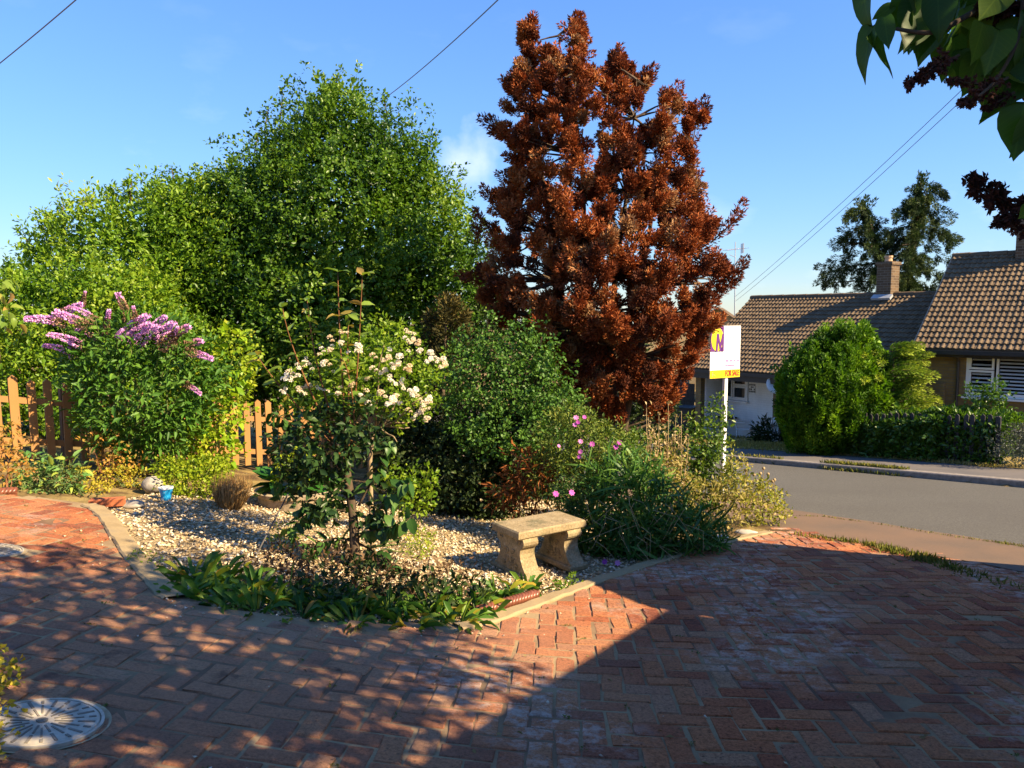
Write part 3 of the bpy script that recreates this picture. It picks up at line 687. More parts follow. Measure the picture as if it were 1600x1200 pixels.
MB().lathe((cxl, 3.0, 5.80), [(.12, 0), (.10, .12), (.12, .14), (.12, .2), (.09, .2)], 12).mk('chimney_pot', plain('clay_pot', (.5, .33, .2), .8), rl, local=True)
MB().box((cxl, 2.70, 4.74), (.6, .2, .08), np.array([[1, 0, 0], [0, .8, -.58], [0, .58, .8]])).mk('flashing', m_lead, rl, local=True)

# right-hand house
rzr = math.atan2(-.69, .72)
C0 = P(1425, 545, 19.6); ax = np.array([.722, -.692, 0]); an = np.array([.692, .722, 0])
ho = C0 + .38*an + .2*ax; ho[2] = -1.95
hr = house_root('house', 'taller brick house with brown tiled roof and white blinds beyond the low hedge', 'house', ho, rzr)
EVr = (-.38, C0[2] + 1.95); RGr = (2.95, EVr[1] + 2.50)
wx0, wz1 = plane_px(hr, 1511, 551); wx1, wz0 = plane_px(hr, 1640, 627)
q = MB(); H = EVr[1] - .05
q.box((wx0/2, .15, H/2), (wx0, .3, H)).box(((wx0+wx1)/2, .15, wz0/2), (wx1-wx0, .3, wz0)).box(((wx0+wx1)/2, .15, (wz1+H)/2), (wx1-wx0, .3, H-wz1)).box(((wx1+9)/2, .15, H/2), (9-wx1, .3, H)).box((.13, 3.1, H/2), (.26, 5.6, H))
q.add([(0, -.0, H), (0, 6.2, H), (0, 2.95, RGr[1]-.1), (.26, 0, H), (.26, 6.2, H), (.26, 2.95, RGr[1]-.1)], [(0, 2, 1), (3, 4, 5), (0, 3, 5, 2), (1, 2, 5, 4)])
q.mk('wall', m_wall, hr, local=True)
MB().box(((wx0+wx1)/2, .75, (wz0+wz1)/2), (wx1-wx0-.02, .9, wz1-wz0)).v
q = MB(); a, b_, c_, d_ = wx0, wx1, wz0, wz1
q.add([(a, .12, c_), (b_, .12, c_), (b_, .12, d_), (a, .12, d_), (a, 1.2, c_), (b_, 1.2, c_), (b_, 1.2, d_), (a, 1.2, d_)], [(4, 5, 6, 7), (0, 4, 7, 3), (1, 2, 6, 5), (0, 1, 5, 4), (3, 7, 6, 2)]); q.mk('room_interior', m_room, hr, local=True)
fxs = (plane_px(hr, 1553, 590)[0] - wx0)/(wx1-wx0); 
zf = (plane_px(hr, 1530, 577)[1] - wz0)/(wz1-wz0)
win(hr, wx0, wx1, wz0, wz1, .04, [(0, fxs-.015, 0, zf-.01), (0, fxs-.015, zf+.01, 1), (fxs+.015, 1, 0, 1)], blind=True)
dx = plane_px(hr, 1497, 590)[0]
MB().tube([(dx, -.3, EVr[1]-.12), (dx, -.05, EVr[1]-.3), (dx, -.05, 0)], .035, 8).mk('downpipe', plain('brown_pipe', (.06, .045, .035), .5), hr, local=True)
rr2 = roof_slab(EVr, RGr, -.2, 9, 6.3).mk('roof', m_tile_j, hr, local=True)
tiles(rr2, EVr, RGr, -.2, 7, .13, 19, 300, lambda x, s: (x*1.0))
q = MB()
for i in range(20): q.tube([(-.22+.45*i, 2.95, RGr[1]), (-.22+.45*i+.44, 2.95, RGr[1]+.01)], .10, 8)
mk('ridge_tile', q.v, q.f, m_tile_j, rr2, local=True)
MB().box((4.4, -.45, EVr[1]-.06), (9.2, .12, .10)).mk('gutter', m_black, hr, local=True)
MB().box((4.4, -.36, EVr[1]-.13), (9.2, .03, .1)).box((4.4, -.19, EVr[1]-.17), (9.2, .32, .03)).mk('fascia', m_dark, hr, local=True)
q = MB().prism([(-.38, EVr[1]+.02), (2.95, RGr[1]+.02), (2.95, RGr[1]-.1), (-.38, EVr[1]-.1)], lambda a, b_, t: (t, a, b_), -.235, -.205); q.mk('verge_board', plain('verge_mortar', (.4, .28, .2), .9), hr, local=True)
cx2 = plane_px(hr, 1612, 390, 2.95)[0]
MB().box((cx2, 2.95, RGr[1]+.4), (.62, .6, 1.5)).mk('chimney', m_chim, rr2, local=True)

# far gabled house glimpsed beyond the conifer
fc = P(1121, 500, 44.); fr = house_root('gabled_house', 'distant gabled brick house peeking out above the left end of the porch roof', 'house', (fc[0], fc[1], -3.2), rad(-18))
zt = fc[2] + 3.2 + .62
q = MB().box((0, 3, zt*.4), (3.0, 6, zt*.8)); q.add([(-1.5, 0, zt*.8), (1.5, 0, zt*.8), (0, 0, zt), (-1.5, 6, zt*.8), (1.5, 6, zt*.8), (0, 6, zt)], [(0, 1, 2), (5, 4, 3)]); q.mk('wall', wallmat('sunny_brick', (.5, .36, .16), (.45, .3, .14), (.4, .33, .2)), fr, local=True)
q = MB()
for s_ in (-1, 1): q.add([(s_*1.8, -.3, zt*.8-.1), (0, -.3, zt+.12), (0, 6.2, zt+.12), (s_*1.8, 6.2, zt*.8-.1), (s_*1.8, -.3, zt*.8-.2), (0, -.3, zt+.02), (0, 6.2, zt+.02), (s_*1.8, 6.2, zt*.8-.2)], [(0, 1, 2, 3), (7, 6, 5, 4), (0, 4, 5, 1), (0, 3, 7, 4)])
q.mk('roof', m_tile_j, fr, local=True)

# the photographer's own house and its garage: outside the frame, they throw the shade over the drive
def local_house(name, label, A, C_, eave, apex, depth, wall, over=.2):
    A = np.array(A, float); C_ = np.array(C_, float); d = C_ - A; w = np.linalg.norm(d); d /= w; inn = np.array([d[1], -d[0]])
    z0 = float(tz(*((A+C_)/2)))
    o = house_root(name, label, 'house', (*A, z0), math.atan2(d[1], d[0]))
    q = MB(); q.box((w/2, -depth/2, eave/2 - .5), (w, depth, eave + 1)); q.add([(0, 0, eave), (w, 0, eave), (w/2, 0, apex), (0, -depth, eave), (w, -depth, eave), (w/2, -depth, apex)], [(0, 1, 2), (5, 4, 3)]); q.mk('wall', wall, o, local=True)
    q = MB(); sl_ = (apex-eave)/(w/2)
    for s_ in (0, 1):
        xe = -over if s_ == 0 else w+over; ze = eave - over*sl_
        q.add([(xe, over, ze), (w/2, over, apex), (w/2, -depth, apex), (xe, -depth, ze), (xe, over, ze+.1), (w/2, over, apex+.1), (w/2, -depth, apex+.1), (xe, -depth, ze+.1)], [(0, 1, 2, 3), (4, 7, 6, 5), (0, 4, 5, 1), (0, 3, 7, 4)])
    q.mk('roof', m_tile_j, o, local=True); return o
GA = local_house('garage', 'gabled brick garage of the house beside the drive', (3.95, 4.0), (5.4, 6.3), 2.3, 3.6, 5.0, m_white, .12)  # unseen walls made white to bounce fill light into the shade
dv = np.array([.645, .765]); dv /= np.linalg.norm(dv); Bf = np.array([4.92, 3.36]); Af = Bf - dv*10
own = house_root('own_house', 'brick house alongside the drive that casts the broad shade', 'house', (*Af, float(tz(1.5, 0))), math.atan2(dv[1], dv[0]))
q = MB(); q.box((5, -3.5, .9), (10, 7, 3.0)); q.add([(0, 0, 2.4), (0, -7, 2.4), (0, -3.5, 4.1), (10, 0, 2.4), (10, -7, 2.4), (10, -3.5, 4.1)], [(0, 2, 1), (3, 4, 5)]); q.mk('wall', m_white, own, local=True)  # white wall colour added as a reflector brightening the shaded drive
q = MB()
for y0, y1 in ((.3, -3.5), (-7.3, -3.5)): q.add([(-.2, y0, 2.26), (10., y0, 2.26), (10., y1, 4.1), (-.2, y1, 4.1), (-.2, y0, 2.36), (10., y0, 2.36), (10., y1, 4.2), (-.2, y1, 4.2)], [(0, 1, 2, 3), (7, 6, 5, 4), (0, 4, 5, 1), (1, 5, 6, 2), (0, 3, 7, 4)])
q.mk('roof', m_tile_j, own, local=True)

# ------------------------------------------------------------------ materials for plants
m_bark = plain('bark', (.085, .06, .04), .9, .5, 22, bmp=.6, stretch=(1, 1, .25))
m_bark2 = plain('pale_bark', (.27, .20, .12), .9, .45, 30, bmp=.5, stretch=(1, 1, .3))
m_stem = plain('green_stem', (.10, .13, .04), .7, .3, 10)
m_redstem = plain('red_stem', (.17, .075, .03), .7, .3, 10)
m_drystem = plain('dry_stem', (.34, .25, .13), .9, .3, 20)
m_holly = leafmat('holly_leaf', [(.025, .065, .006), (.06, .135, .010), (.115, .21, .016), (.19, .28, .026)], .32, .38, spec=.3, pos=[0, .4, .75, 1], patch=.5)
m_privet = leafmat('privet_leaf', [(.05, .12, .008), (.10, .20, .012), (.18, .28, .018), (.25, .33, .03)], .32, .4, patch=.7)
m_bay = leafmat('bay_leaf', [(.07, .15, .010), (.14, .25, .016), (.22, .33, .024), (.30, .35, .04)], .32, .4, patch=.45)
m_rust = leafmat('rust_needle', [(.075, .025, .014), (.19, .050, .018), (.31, .083, .022), (.37, .14, .045), (.32, .185, .09)], .12, .75, spec=.15, tint=(1.2, .9, .6), pos=[0, .3, .6, .85, 1])
m_cyp = leafmat('cypress_frond', [(.025, .075, .004), (.08, .18, .008), (.19, .32, .014)], .3, .55, spec=.25, patch=1.2)
m_gold = leafmat('golden_frond', [(.05, .12, .012), (.15, .25, .02), (.42, .47, .05)], .25, .55, spec=.25)
m_spruce = leafmat('spruce_needle', [(.012, .026, .009), (.035, .065, .018), (.09, .12, .03)], .1, .6, spec=.2)
m_hedge = leafmat('hedge_leaf', [(.02, .06, .008), (.06, .13, .014), (.13, .22, .02)], .28, .35, spec=.4)
m_blue = leafmat('shrub_leaf', [(.03, .085, .014), (.07, .16, .024), (.13, .24, .04)], .25, .45)
m_dkfol = leafmat('shade_leaf', [(.012, .025, .008), (.03, .055, .014), (.06, .085, .02)], .2, .5)
m_roseleaf = leafmat('rose_leaf', [(.07, .15, .010), (.15, .25, .015), (.26, .33, .025)], .38, .4)
m_lime = leafmat('lime_leaf', [(.12, .21, .010), (.24, .32, .016), (.38, .39, .03)], .32, .45)
m_yell = leafmat('yellow_leaf', [(.16, .18, .02), (.36, .33, .03), (.46, .36, .045), (.33, .17, .03)], .32, .5)
m_autumn = leafmat('autumn_leaf', [(.16, .15, .025), (.36, .24, .05), (.40, .19, .04), (.24, .10, .03)], .3, .6)
m_strapy = leafmat('strappy_leaf', [(.025, .08, .016), (.06, .15, .028), (.13, .24, .04), (.32, .35, .10)], .26, .45, pos=[0, .5, .9, 1])
m_brownf = leafmat('withered_leaf', [(.05, .03, .018), (.13, .075, .04), (.22, .14, .08)], .15, .8, spec=.1)
m_dryseed = leafmat('dry_seedhead', [(.26, .18, .085), (.42, .31, .16), (.52, .41, .24)], .2, .8, spec=.1)
m_fern = leafmat('grassy_leaf', [(.016, .045, .012), (.04, .09, .022), (.09, .15, .035)], .2, .45)
# leaf-object materials (colour by object)
o_budd = leafmat('buddleia_leaf', [(.04, .115, .014), (.08, .19, .022), (.15, .27, .035)], .28, .42, True)
o_heart = leafmat('heart_leaf', [(.12, .24, .012), (.20, .34, .016), (.30, .40, .024)], .36, .4, True)
o_dark = leafmat('weigela_leaf', [(.025, .07, .016), (.045, .11, .024), (.09, .17, .035)], .22, .38, True)
o_shoot = leafmat('shoot_leaf', [(.10, .18, .025), (.20, .28, .04), (.36, .20, .06)], .32, .4, True, pos=[0, .8, 1])
o_strap = leafmat('strap_leaf', [(.03, .09, .014), (.07, .16, .018), (.14, .21, .018), (.36, .33, .03), (.34, .19, .04)], .26, .4, True, pos=[0, .45, .8, .92, 1])
o_lilac = leafmat('lilac_leaf', [(.025, .07, .012), (.05, .11, .014), (.09, .15, .018)], .38, .4, True, tint=(1.5, 1.6, .4))
o_hosta = leafmat('hosta_leaf', [(.018, .075, .014), (.03, .11, .018), (.06, .16, .02)], .25, .35, True)
o_sage = leafmat('sage_leaf', [(.08, .20, .045), (.16, .29, .08), (.30, .36, .05)], .28, .5, True)

def tree(name, label, cat, base, group=None): return root(name, label, cat, base, 0, group)
def limbs(paths, name, mat, parent, n=7):
    q = MB()
    for pts, r in paths: q.tube(pts, r, n)
    return q.mk(name, mat, parent, smooth=True)
def bend(a, b, k=6, amp=.06):
    a, b = np.asarray(a, float), np.asarray(b, float); t = np.linspace(0, 1, k)[:, None]; l = np.linalg.norm(b - a)
    o = R.normal(0, amp*l/2, (k, 3)); o[0] = 0; o[-1] = 0; return a + (b - a)*t + o

# ------------------------------------------------------------------ big evergreens behind the fence
def broadleaf(name, label, cat, base, blobs, mat, dens, m, ls, L, Wd, trunk_r, shoots=(), core=.35, bl=None, sm=9):
    t = tree(name, label, cat, base); base = np.array(base)
    paths = []
    for i, (c, r) in enumerate(blobs[:7]):
        s = base + np.array([R.normal(0, .12), R.normal(0, .12), 0]); paths.append((bend(s, c, 7, .05), np.linspace(trunk_r*(1 if i == 0 else .6), trunk_r*.18, 7)))
    limbs(paths, 'trunk', m_bark, t)
    p, n = shell(blobs, dens, lump=.24, gap=.30, gs=.5); parts = [sprigs(p, n, m, ls, L, Wd)]
    ci, ni = shell([(c, r*.72) for c, r in blobs], dens*core*1.5, .3, 1.05); parts.append(sprigs(ci, ni, max(3, m//2), ls*1.3, L*1.7, Wd*2.0))
    for pts in shoots:
        pts = np.array(pts); k = len(pts)*sm; tt = R.random(k)*(len(pts) - 1); i0 = tt.astype(int).clip(0, len(pts)-2); f = (tt - i0)[:, None]
        parts.append(sprigs(pts[i0]*(1-f) + pts[i0+1]*f, sph(k)*.6 + [0, 0, .5], 5, ls*.6, L, Wd))
        q = limbs([(pts, np.linspace(.02, .006, len(pts)))], 'branch', m_bark, t, 5)
    V, F, r = join(parts); mk('crown', V, F, mat, t, 'stuff', r)
    return t
Yh = 14.5
hb = [blob(*a, Yh) for a in ((525, 365, 165, 180), (532, 208, 52, 76), (528, 270, 96, 95), (430, 345, 95, 92), (640, 400, 95, 130), (350, 430, 120, 130), (500, 530, 230, 140), (690, 450, 70, 100), (625, 285, 55, 72), (460, 262, 38, 46), (330, 340, 75, 62), (285, 400, 50, 80))]
hs_ = [[P(a, b_, Yh) for a, b_ in s] for s in (((440, 260), (437, 200), (441, 145)), ((420, 240), (413, 205), (420, 165)), ((600, 220), (604, 175), (598, 150)), ((690, 330), (705, 305), (718, 292)), ((395, 270), (398, 235), (405, 205)), ((655, 270), (668, 240), (672, 215)), ((522, 160), (524, 135), (530, 112)), ((275, 310), (272, 285), (268, 262)), ((730, 420), (745, 385), (752, 350)))]
broadleaf('holly_tree', 'largest dark green evergreen tree with a peaked crown', 'tree', on_ground(-3.6, Yh), hb, m_holly, 84, 12, .22, .076, .046, .08, hs_)
Yp = 12.0
pb = [blob(*a, Yp) for a in ((150, 520, 150, 105), (50, 520, 80, 90), (240, 560, 80, 100), (-20, 520, 80, 95), (120, 600, 190, 80), (200, 470, 70, 55), (300, 620, 60, 60))]
broadleaf('privet_hedge', 'clipped yellowish green hedge mass behind the left end of the picket fence', 'hedge', on_ground(-6.3, Yp + .3), pb, m_privet, 70, 11, .16, .066, .042, .05)
Yb = 13.6
bb = [blob(*a, Yb) for a in ((170, 405, 95, 95), (230, 360, 70, 65), (110, 420, 70, 65), (290, 390, 70, 90), (70, 440, 50, 45), (200, 450, 120, 90))]
bs = [[P(a, b_, Yb) for a, b_ in s] for s in (((100, 380), (98, 345), (99, 315)), ((130, 345), (133, 320), (135, 302)), ((175, 345), (176, 310), (178, 295)), ((205, 320), (203, 300), (206, 284)), ((245, 330), (246, 305), (247, 290)), ((60, 410), (45, 385), (36, 362)), ((75, 395), (72, 370), (68, 352)), ((30, 450), (18, 430), (8, 415)))]
broadleaf('bay_tree', 'loose yellow green tree rising behind the clipped hedge', 'tree', on_ground(-7.2, Yb), bb, m_bay, 44, 10, .26, .095, .042, .05, bs)

# ------------------------------------------------------------------ the dead rust-brown conifer
Yc = 11.3
env = np.array([(800, 60), (825, 36), (848, 50), (860, 92), (880, 62), (895, 32), (916, 50), (922, 95), (936, 140), (950, 98), (962, 90), (985, 108), (1012, 118), (1006, 150), (998, 200), (1020, 190), (1036, 150), (1055, 142), (1068, 165), (1102, 172), (1104, 188), (1088, 235), (1098, 262), (1090, 310), (1106, 350), (1128, 345), (1120, 385), (1150, 415), (1128, 450), (1136, 500), (1105, 530), (1085, 570), (1062, 615), (1035, 650), (960, 660), (905, 640), (880, 600), (850, 550), (780, 505), (738, 455), (742, 430), (766, 400), (770, 330), (792, 292), (775, 200), (790, 180), (788, 130)], float)
ct = tree('dead_conifer', 'tall dead conifer with rust brown foliage', 'tree', on_ground(1.25, Yc)); cb = on_ground(1.25, Yc)
tops = [(825, 50), (897, 44), (962, 100), (995, 125), (1055, 155), (1090, 182)]
paths = []
lead = []
for i, (a, b_) in enumerate(tops):
    dz_ = (.35, -.2, .3, -.45, .15, -.1)[i]; top = P(a, b_, Yc + dz_); s = cb + np.array([R.normal(0, .10), R.normal(0, .10), 0]); mid = (s + top)/2 + np.array([(top[0]-s[0])*.12, dz_*.8, .3])
    t_ = np.linspace(0, 1, 12)[:, None]; pts = (1-t_)**2*s + 2*t_*(1-t_)*mid + t_**2*top; pts[1:-1] += R.normal(0, .03, (10, 3)); lead.append(pts); paths.append((pts, np.linspace(.085, .004, 12)))
parts = []; twig = MB()
pal = lambda: float(R.choice([.05, .28, .45, .6, .76, .98], p=[.14, .24, .25, .17, .12, .08]))
cnt = 0; tries = 0
while cnt < 620 and tries < 20000:
    tries += 1
    a, b_ = R.uniform(725, 1170), R.uniform(36, 665)
    if not inpoly(np.array([a]), np.array([b_]), env)[0]: continue
    row = np.linspace(725, 1170, 120); ins = row[inpoly(row, np.full(120, b_), env)]
    if len(ins) < 2: continue
    x0, x1 = ins.min(), ins.max(); hw = (x1 - x0)/2; k = (a - (x0+x1)/2)/max(hw, 1)
    dd = math.sqrt(max(0, 1 - k*k))*min(hw, 175)*Yc/FPX*.85
    p = P(a, b_, Yc + R.choice([-1, 1], p=[.68, .32])*dd*math.sqrt(R.uniform(.05, 1)))
    lp = min(lead, key=lambda L_: np.min(np.linalg.norm(L_ - p, axis=1)))
    near = lp[np.argmin(np.linalg.norm(lp - p, axis=1) + .5*np.maximum(0, lp[:, 2] - p[2] + .25))]
    out = p - near; l = np.linalg.norm(out); d = nz(out/(l + .05) + np.array([0, 0, .85]) + R.normal(0, .25, 3))
    sz_ = R.uniform(.26, .46)*(.8 if b_ < 220 else 1); p0 = p - d*sz_*.6; c_ = pal()
    if l > .15: twig.tube(bend(near, p0, 5, .05), np.linspace(.022, .008, 5), 4, False)
    for j in range(int(R.integers(5, 9))):
        d2 = nz(d*.9 + R.normal(0, .42, 3) + [0, 0, .35]); s0 = p0 + d*sz_*R.uniform(0, .45); L2 = sz_*R.uniform(.45, .8)
        parts.append(plume(s0, d2, L2, L2*.24, 85, .055, .019, c_ + R.normal(0, .07), T2, .75))
    cnt += 1
for (a0, b0, a1, b1) in ((800, 215, 764, 186), (800, 330, 757, 306), (1110, 380, 1168, 326), (1120, 440, 1170, 412), (1100, 460, 1148, 445), (1075, 205, 1108, 172), (1040, 190, 1056, 142), (985, 150, 1012, 116), (958, 130, 962, 88), (905, 90, 897, 32), (830, 90, 826, 36), (745, 380, 752, 345), (770, 440, 728, 428)):
    p0 = P(a0, b0, Yc); p1 = P(a1, b1, Yc - .1); d = p1 - p0; Lp = np.linalg.norm(d); c_ = float(R.uniform(.05, .5)); twig.tube([p0, p1], [.012, .005], 4, False)
    for t_ in (.0, .3, .55, .8): parts.append(plume(p0 + d*t_ - d*.12, nz(d) + R.normal(0, .25, 3), max(.28, Lp*.45), .08, 110, .058, .021, c_, T2, .85))
V, F, r = join(parts); mk('crown', V, F, m_rust, ct, 'stuff', r)
for pts, rr_ in paths: limbs([(pts, rr_)], 'trunk', m_bark, ct)
mk('branch', twig.v, twig.f, m_bark, ct, 'stuff')

Yy = 14.2
yb = [blob(*a, Yy) for a in ((800, 560, 60, 90), (880, 590, 70, 100), (960, 610, 60, 85), (760, 520, 40, 70), (1010, 640, 40, 50))]
yt = tree('yew_bush', 'dark evergreen bush in the shade behind the dead conifer', 'shrub', on_ground(*P(890, 650, Yy)[:2]))
p, n = shell(yb, 90, .4, 1.0); V, F, r = sprigs(p, n, 7, .22, .10, .045); mk('crown', V, F, m_dkfol, yt, 'stuff', r)
limbs([([on_ground(*P(890, 650, Yy)[:2]), P(885, 540, Yy)], [.08, .03])], 'trunk', m_bark, yt)

# ------------------------------------------------------------------ far spruce, round conifer, golden conifer, hedge
def plumes_env(envp, Y, n, dthick, Lr, rr_, nb, bl, bw, updir, droop, cen, tmpl=T2, front=.65, rscale=1.):
    envp = np.array(envp, float); x0, y0 = envp.min(0); x1, y1 = envp.max(0); out = []; tw = []; k = 0; tr = 0
    while k < n and tr < 30000:
        tr += 1; a, b_ = R.uniform(x0, x1), R.uniform(y0, y1)
        if not inpoly(np.array([a]), np.array([b_]), envp)[0]: continue
        row = np.linspace(x0, x1, 80); ins = row[inpoly(row, np.full(80, b_), envp)]
        if len(ins) < 2: continue
        hw = (ins.max() - ins.min())/2; q = (a - ins.mean())/max(hw, 1); dd = math.sqrt(max(0, 1 - q*q))*min(hw*Y/FPX, dthick)
        w = R.choice([-1, 1], p=[front, 1-front])*dd*math.sqrt(R.uniform(.1, 1)); p = P(a, b_, Y + w); c_ = cen(p)
        d = nz(nz(p - c_) + np.array([0, 0, updir]) + R.normal(0, .22, 3)); L_ = R.uniform(*Lr); p0 = p - d*L_*.8
        out.append(plume(p0, d, L_, L_*rr_, nb, bl, bw, float(np.clip(R.normal(.5, .22), 0, 1)), tmpl, .8, droop)); tw.append((c_, p0)); k += 1
    return out, tw
Ys = 36.
se = [(1440, 272), (1452, 290), (1465, 300), (1478, 318), (1505, 318), (1488, 345), (1500, 362), (1470, 372), (1478, 395), (1455, 410), (1462, 440), (1440, 470), (1300, 470), (1292, 450), (1312, 425), (1300, 395), (1318, 385), (1300, 362), (1328, 352), (1325, 325), (1345, 312), (1362, 325), (1385, 340), (1405, 325), (1412, 300), (1428, 285)]
st = tree('spruce_tree', 'dark drooping conifer far behind the roofs and chimney', 'tree', (P(1400, 492, Ys)[0], Ys, -2.9))
ax1 = [P(1440, 275, Ys), P(1425, 400, Ys), P(1405, 560, Ys)]; ax2 = [P(1350, 318, Ys), P(1375, 400, Ys), P(1400, 560, Ys)]
cenf = lambda p: min(((a*(1-t_) + b_*t_) for A_ in (ax1, ax2) for a, b_ in zip(A_[:-1], A_[1:]) for t_ in np.linspace(0, 1, 8)), key=lambda c: (c[0]-p[0])**2 + (c[1]-p[1])**2 + 3*(c[2]-p[2]-.3)**2)
pl_, tw = [], []
def bough(p0, p1):
    d = p1 - p0; L_ = np.linalg.norm(d); k = max(3, int(L_/.42)); c_ = float(np.clip(R.normal(.5, .2), 0, 1)); pts = []
    for i in range(k + 1):
        t_ = i/k; p = p0 + d*t_ + np.array([0, 0, L_*.10*math.sin(math.pi*t_)]) + R.normal(0, .05, 3); pts.append(p)
        if t_ < .12: continue
        pl_.append(plume(p, nz(d)*.8 + R.normal(0, .3, 3) + [0, 0, .05], R.uniform(.45, .75), .14, 130, .14, .024, c_ + R.normal(0, .1), T2, .9, .15))
        for _ in range(2): pl_.append(plume(p + R.normal(0, .06, 3), np.array([R.normal(0, .3), R.normal(0, .3), -1.]) + nz(d)*.4, R.uniform(.25, .55), .08, 90, .13, .022, c_ + R.normal(-.1, .1), T2, 1.1))
    tw.append((p0, pts[-1]))
for yy in np.arange(292, 474, 15.):
    tx = 1440 - (yy - 280)*.16; w = 12 + min((yy - 275)*.62, 66)
    for sg_x in (-1, 1, 0, 0):
        e = w*R.uniform(.65, 1.1)*(.75 if sg_x < 0 else 1); dy = R.uniform(-14, 10); bough(P(tx, yy, Ys), P(tx + sg_x*e + R.normal(0, 6), yy + dy + (8 if sg_x else 14), Ys + (R.normal(0, .6) if sg_x else R.choice([-1, -1, 1])*e*Ys/FPX*.8)))
for yy in np.arange(322, 474, 15.):
    tx = 1350 + (yy - 318)*.22; w = 12 + min((yy - 312)*.6, 62)
    for sg_x in (-1, 1, 0):
        e = w*R.uniform(.65, 1.1)*(.7 if sg_x > 0 else 1); dy = R.uniform(-8, 14); bough(P(tx, yy, Ys), P(tx + sg_x*e + R.normal(0, 6), yy + dy + (8 if sg_x else 14), Ys + (R.normal(0, .6) if sg_x else -e*Ys/FPX*.8)))
for (x_, y_) in ((1440, 282), (1350, 320)):
    for _ in range(5): pl_.append(plume(P(x_, y_ + 12, Ys), np.array([R.normal(0, .5), R.normal(0, .5), 1.]), .75, .12, 60, .15, .05, .5, T2, .9))
V, F, r = join(pl_); mk('crown', V, F, m_spruce, st, 'stuff', r)
limbs([([ax1[0], ax1[1], ax1[2]], [.03, .14, .22]), ([ax2[0], ax2[1], ax2[2]], [.03, .12, .2])], 'trunk', m_bark, st)
q = MB()
for a, b_ in tw[::2]: q.tube([a, (a+b_)/2 + [0, 0, .1], b_], [.04, .03, .015], 4, False)
mk('branch', q.v, q.f, m_bark, st, 'stuff')

Yr = 19.3
re_ = [(1322, 496), (1335, 520), (1352, 506), (1368, 520), (1370, 545), (1385, 560), (1405, 590), (1420, 630), (1415, 660), (1400, 690), (1370, 705), (1310, 712), (1260, 705), (1225, 680), (1213, 640), (1212, 600), (1228, 565), (1252, 545), (1268, 535), (1275, 520), (1290, 512), (1300, 520), (1312, 500)]
rt = tree('round_conifer', 'rounded bright green conifer standing in front of the porch', 'tree', G(1310, 705)); rcb = P(1312, 720, Yr)
pl_, tw = plumes_env(re_, Yr, 900, 1.5, (.4, .75), .13, 90, .10, .030, 2.2, 0, lambda p: np.array([rcb[0]*.6 + p[0]*.4, Yr, p[2] - .4]), front=.72)
rbl = [blob(*a, Yr) for a in ((1312, 625, 82, 75), (1335, 560, 35, 45), (1275, 600, 50, 55), (1370, 630, 38, 55))]
p, n = shell(rbl, 55, .5, 1.0); pl_.append(sprigs(p, n, 6, .25, .13, .09, upb=.9))
V, F, r = join(pl_); mk('crown', V, F, m_cyp, rt, 'stuff', r)
limbs([(bend(G(1310, 706), P(1318, 560, Yr), 6, .02), np.linspace(.12, .03, 6))], 'trunk', m_bark, rt)
Yg = 18.6
gt = tree('golden_conifer', 'feathery golden tipped conifer between the round conifer and the brick wall', 'tree', (P(1415, 600, Yg)[0], Yg, float(tz(9.5, Yg))))
parts = []; q = MB(); cb_ = P(1398, 650, Yg)
for i in range(70):
    t_ = R.random(); s = P(1392 + 10*R.normal(), 690 - 150*t_, Yg + R.normal(0, .15)); an_ = R.uniform(-.2, 1.0); d = nz(np.array([math.cos(an_)*R.choice([1, 1, 1, -.6]), -R.uniform(-.2, .9), .42])); L_ = R.uniform(.6, 1.15)*(1.1 - .55*t_)
    pts = s + d*np.linspace(0, 1, 5)[:, None]*L_ + np.array([0, 0, -.22])*(np.linspace(0, 1, 5)[:, None]**2)*L_; q.tube(pts, np.linspace(.012, .004, 5), 4, False)
    for k in range(4):
        c_ = .15 + .22*k + R.normal(0, .06); parts.append(plume(pts[k], pts[k+1] - pts[k], L_*.38, .085, 60, .085, .012, c_, T2, 1.4, .12))
V, F, r = join(parts); mk('crown', V, F, m_gold, gt, 'stuff', r); mk('branch', q.v, q.f, m_bark, gt, 'stuff')
limbs([([np.array([cb_[0], Yg, float(tz(9.5, Yg))]), P(1396, 560, Yg)], [.06, .02])], 'trunk', m_bark, gt)

FA = np.array([P(1262, 702, 19.5), P(1562, 727, 15.4)]); FA[0][2] = float(tz(*FA[0][:2])); FA[1][2] = float(tz(*FA[1][:2]))
fdir = nz(np.array([*(FA[1]-FA[0])[:2], 0])); fn = np.array([-fdir[1], fdir[0], 0]); flen = np.linalg.norm((FA[1]-FA[0])[:2])
fn = fn if fn[1] > 0 else -fn
hd = tree('laurel_hedge', 'dense dark green hedge growing through the grey picket fence', 'hedge', FA[0])
n = 5200; s = R.uniform(.15, flen*.985, n); face = R.random(n); hgt = .84 + .05*np.sin(s*2.3) + .04*np.sin(s*6); v = R.random(n)
dep_ = np.where(face < .55, R.normal(.02, .07, n) - .17*((s > .5) & (s < flen*.74)), R.uniform(0, .8, n)); zz = np.where(face < .55, v*hgt*.98, np.where(face < .85, hgt + R.normal(0, .05, n), v*hgt))
pp = FA[0] + fdir*s[:, None] + fn*(dep_ + .12)[:, None]; pp[:, 2] = tz(pp[:, 0], pp[:, 1]) + zz
nn_ = np.where((face < .55)[:, None], -fn, np.array([0, 0, 1.]))
V, F, r = sprigs(pp, nn_, 7, .16, .12, .055); mk('crown', V, F, m_hedge, hd, 'stuff', r)
q = MB()
for s_ in np.arange(.3, flen, .45): b_ = on_ground(*(FA[0] + fdir*s_ + fn*.4)[:2]); q.tube([b_, b_ + [0.05, 0, .8]], [.03, .015], 5)
mk('trunk', q.v, q.f, m_bark, hd, 'stuff')
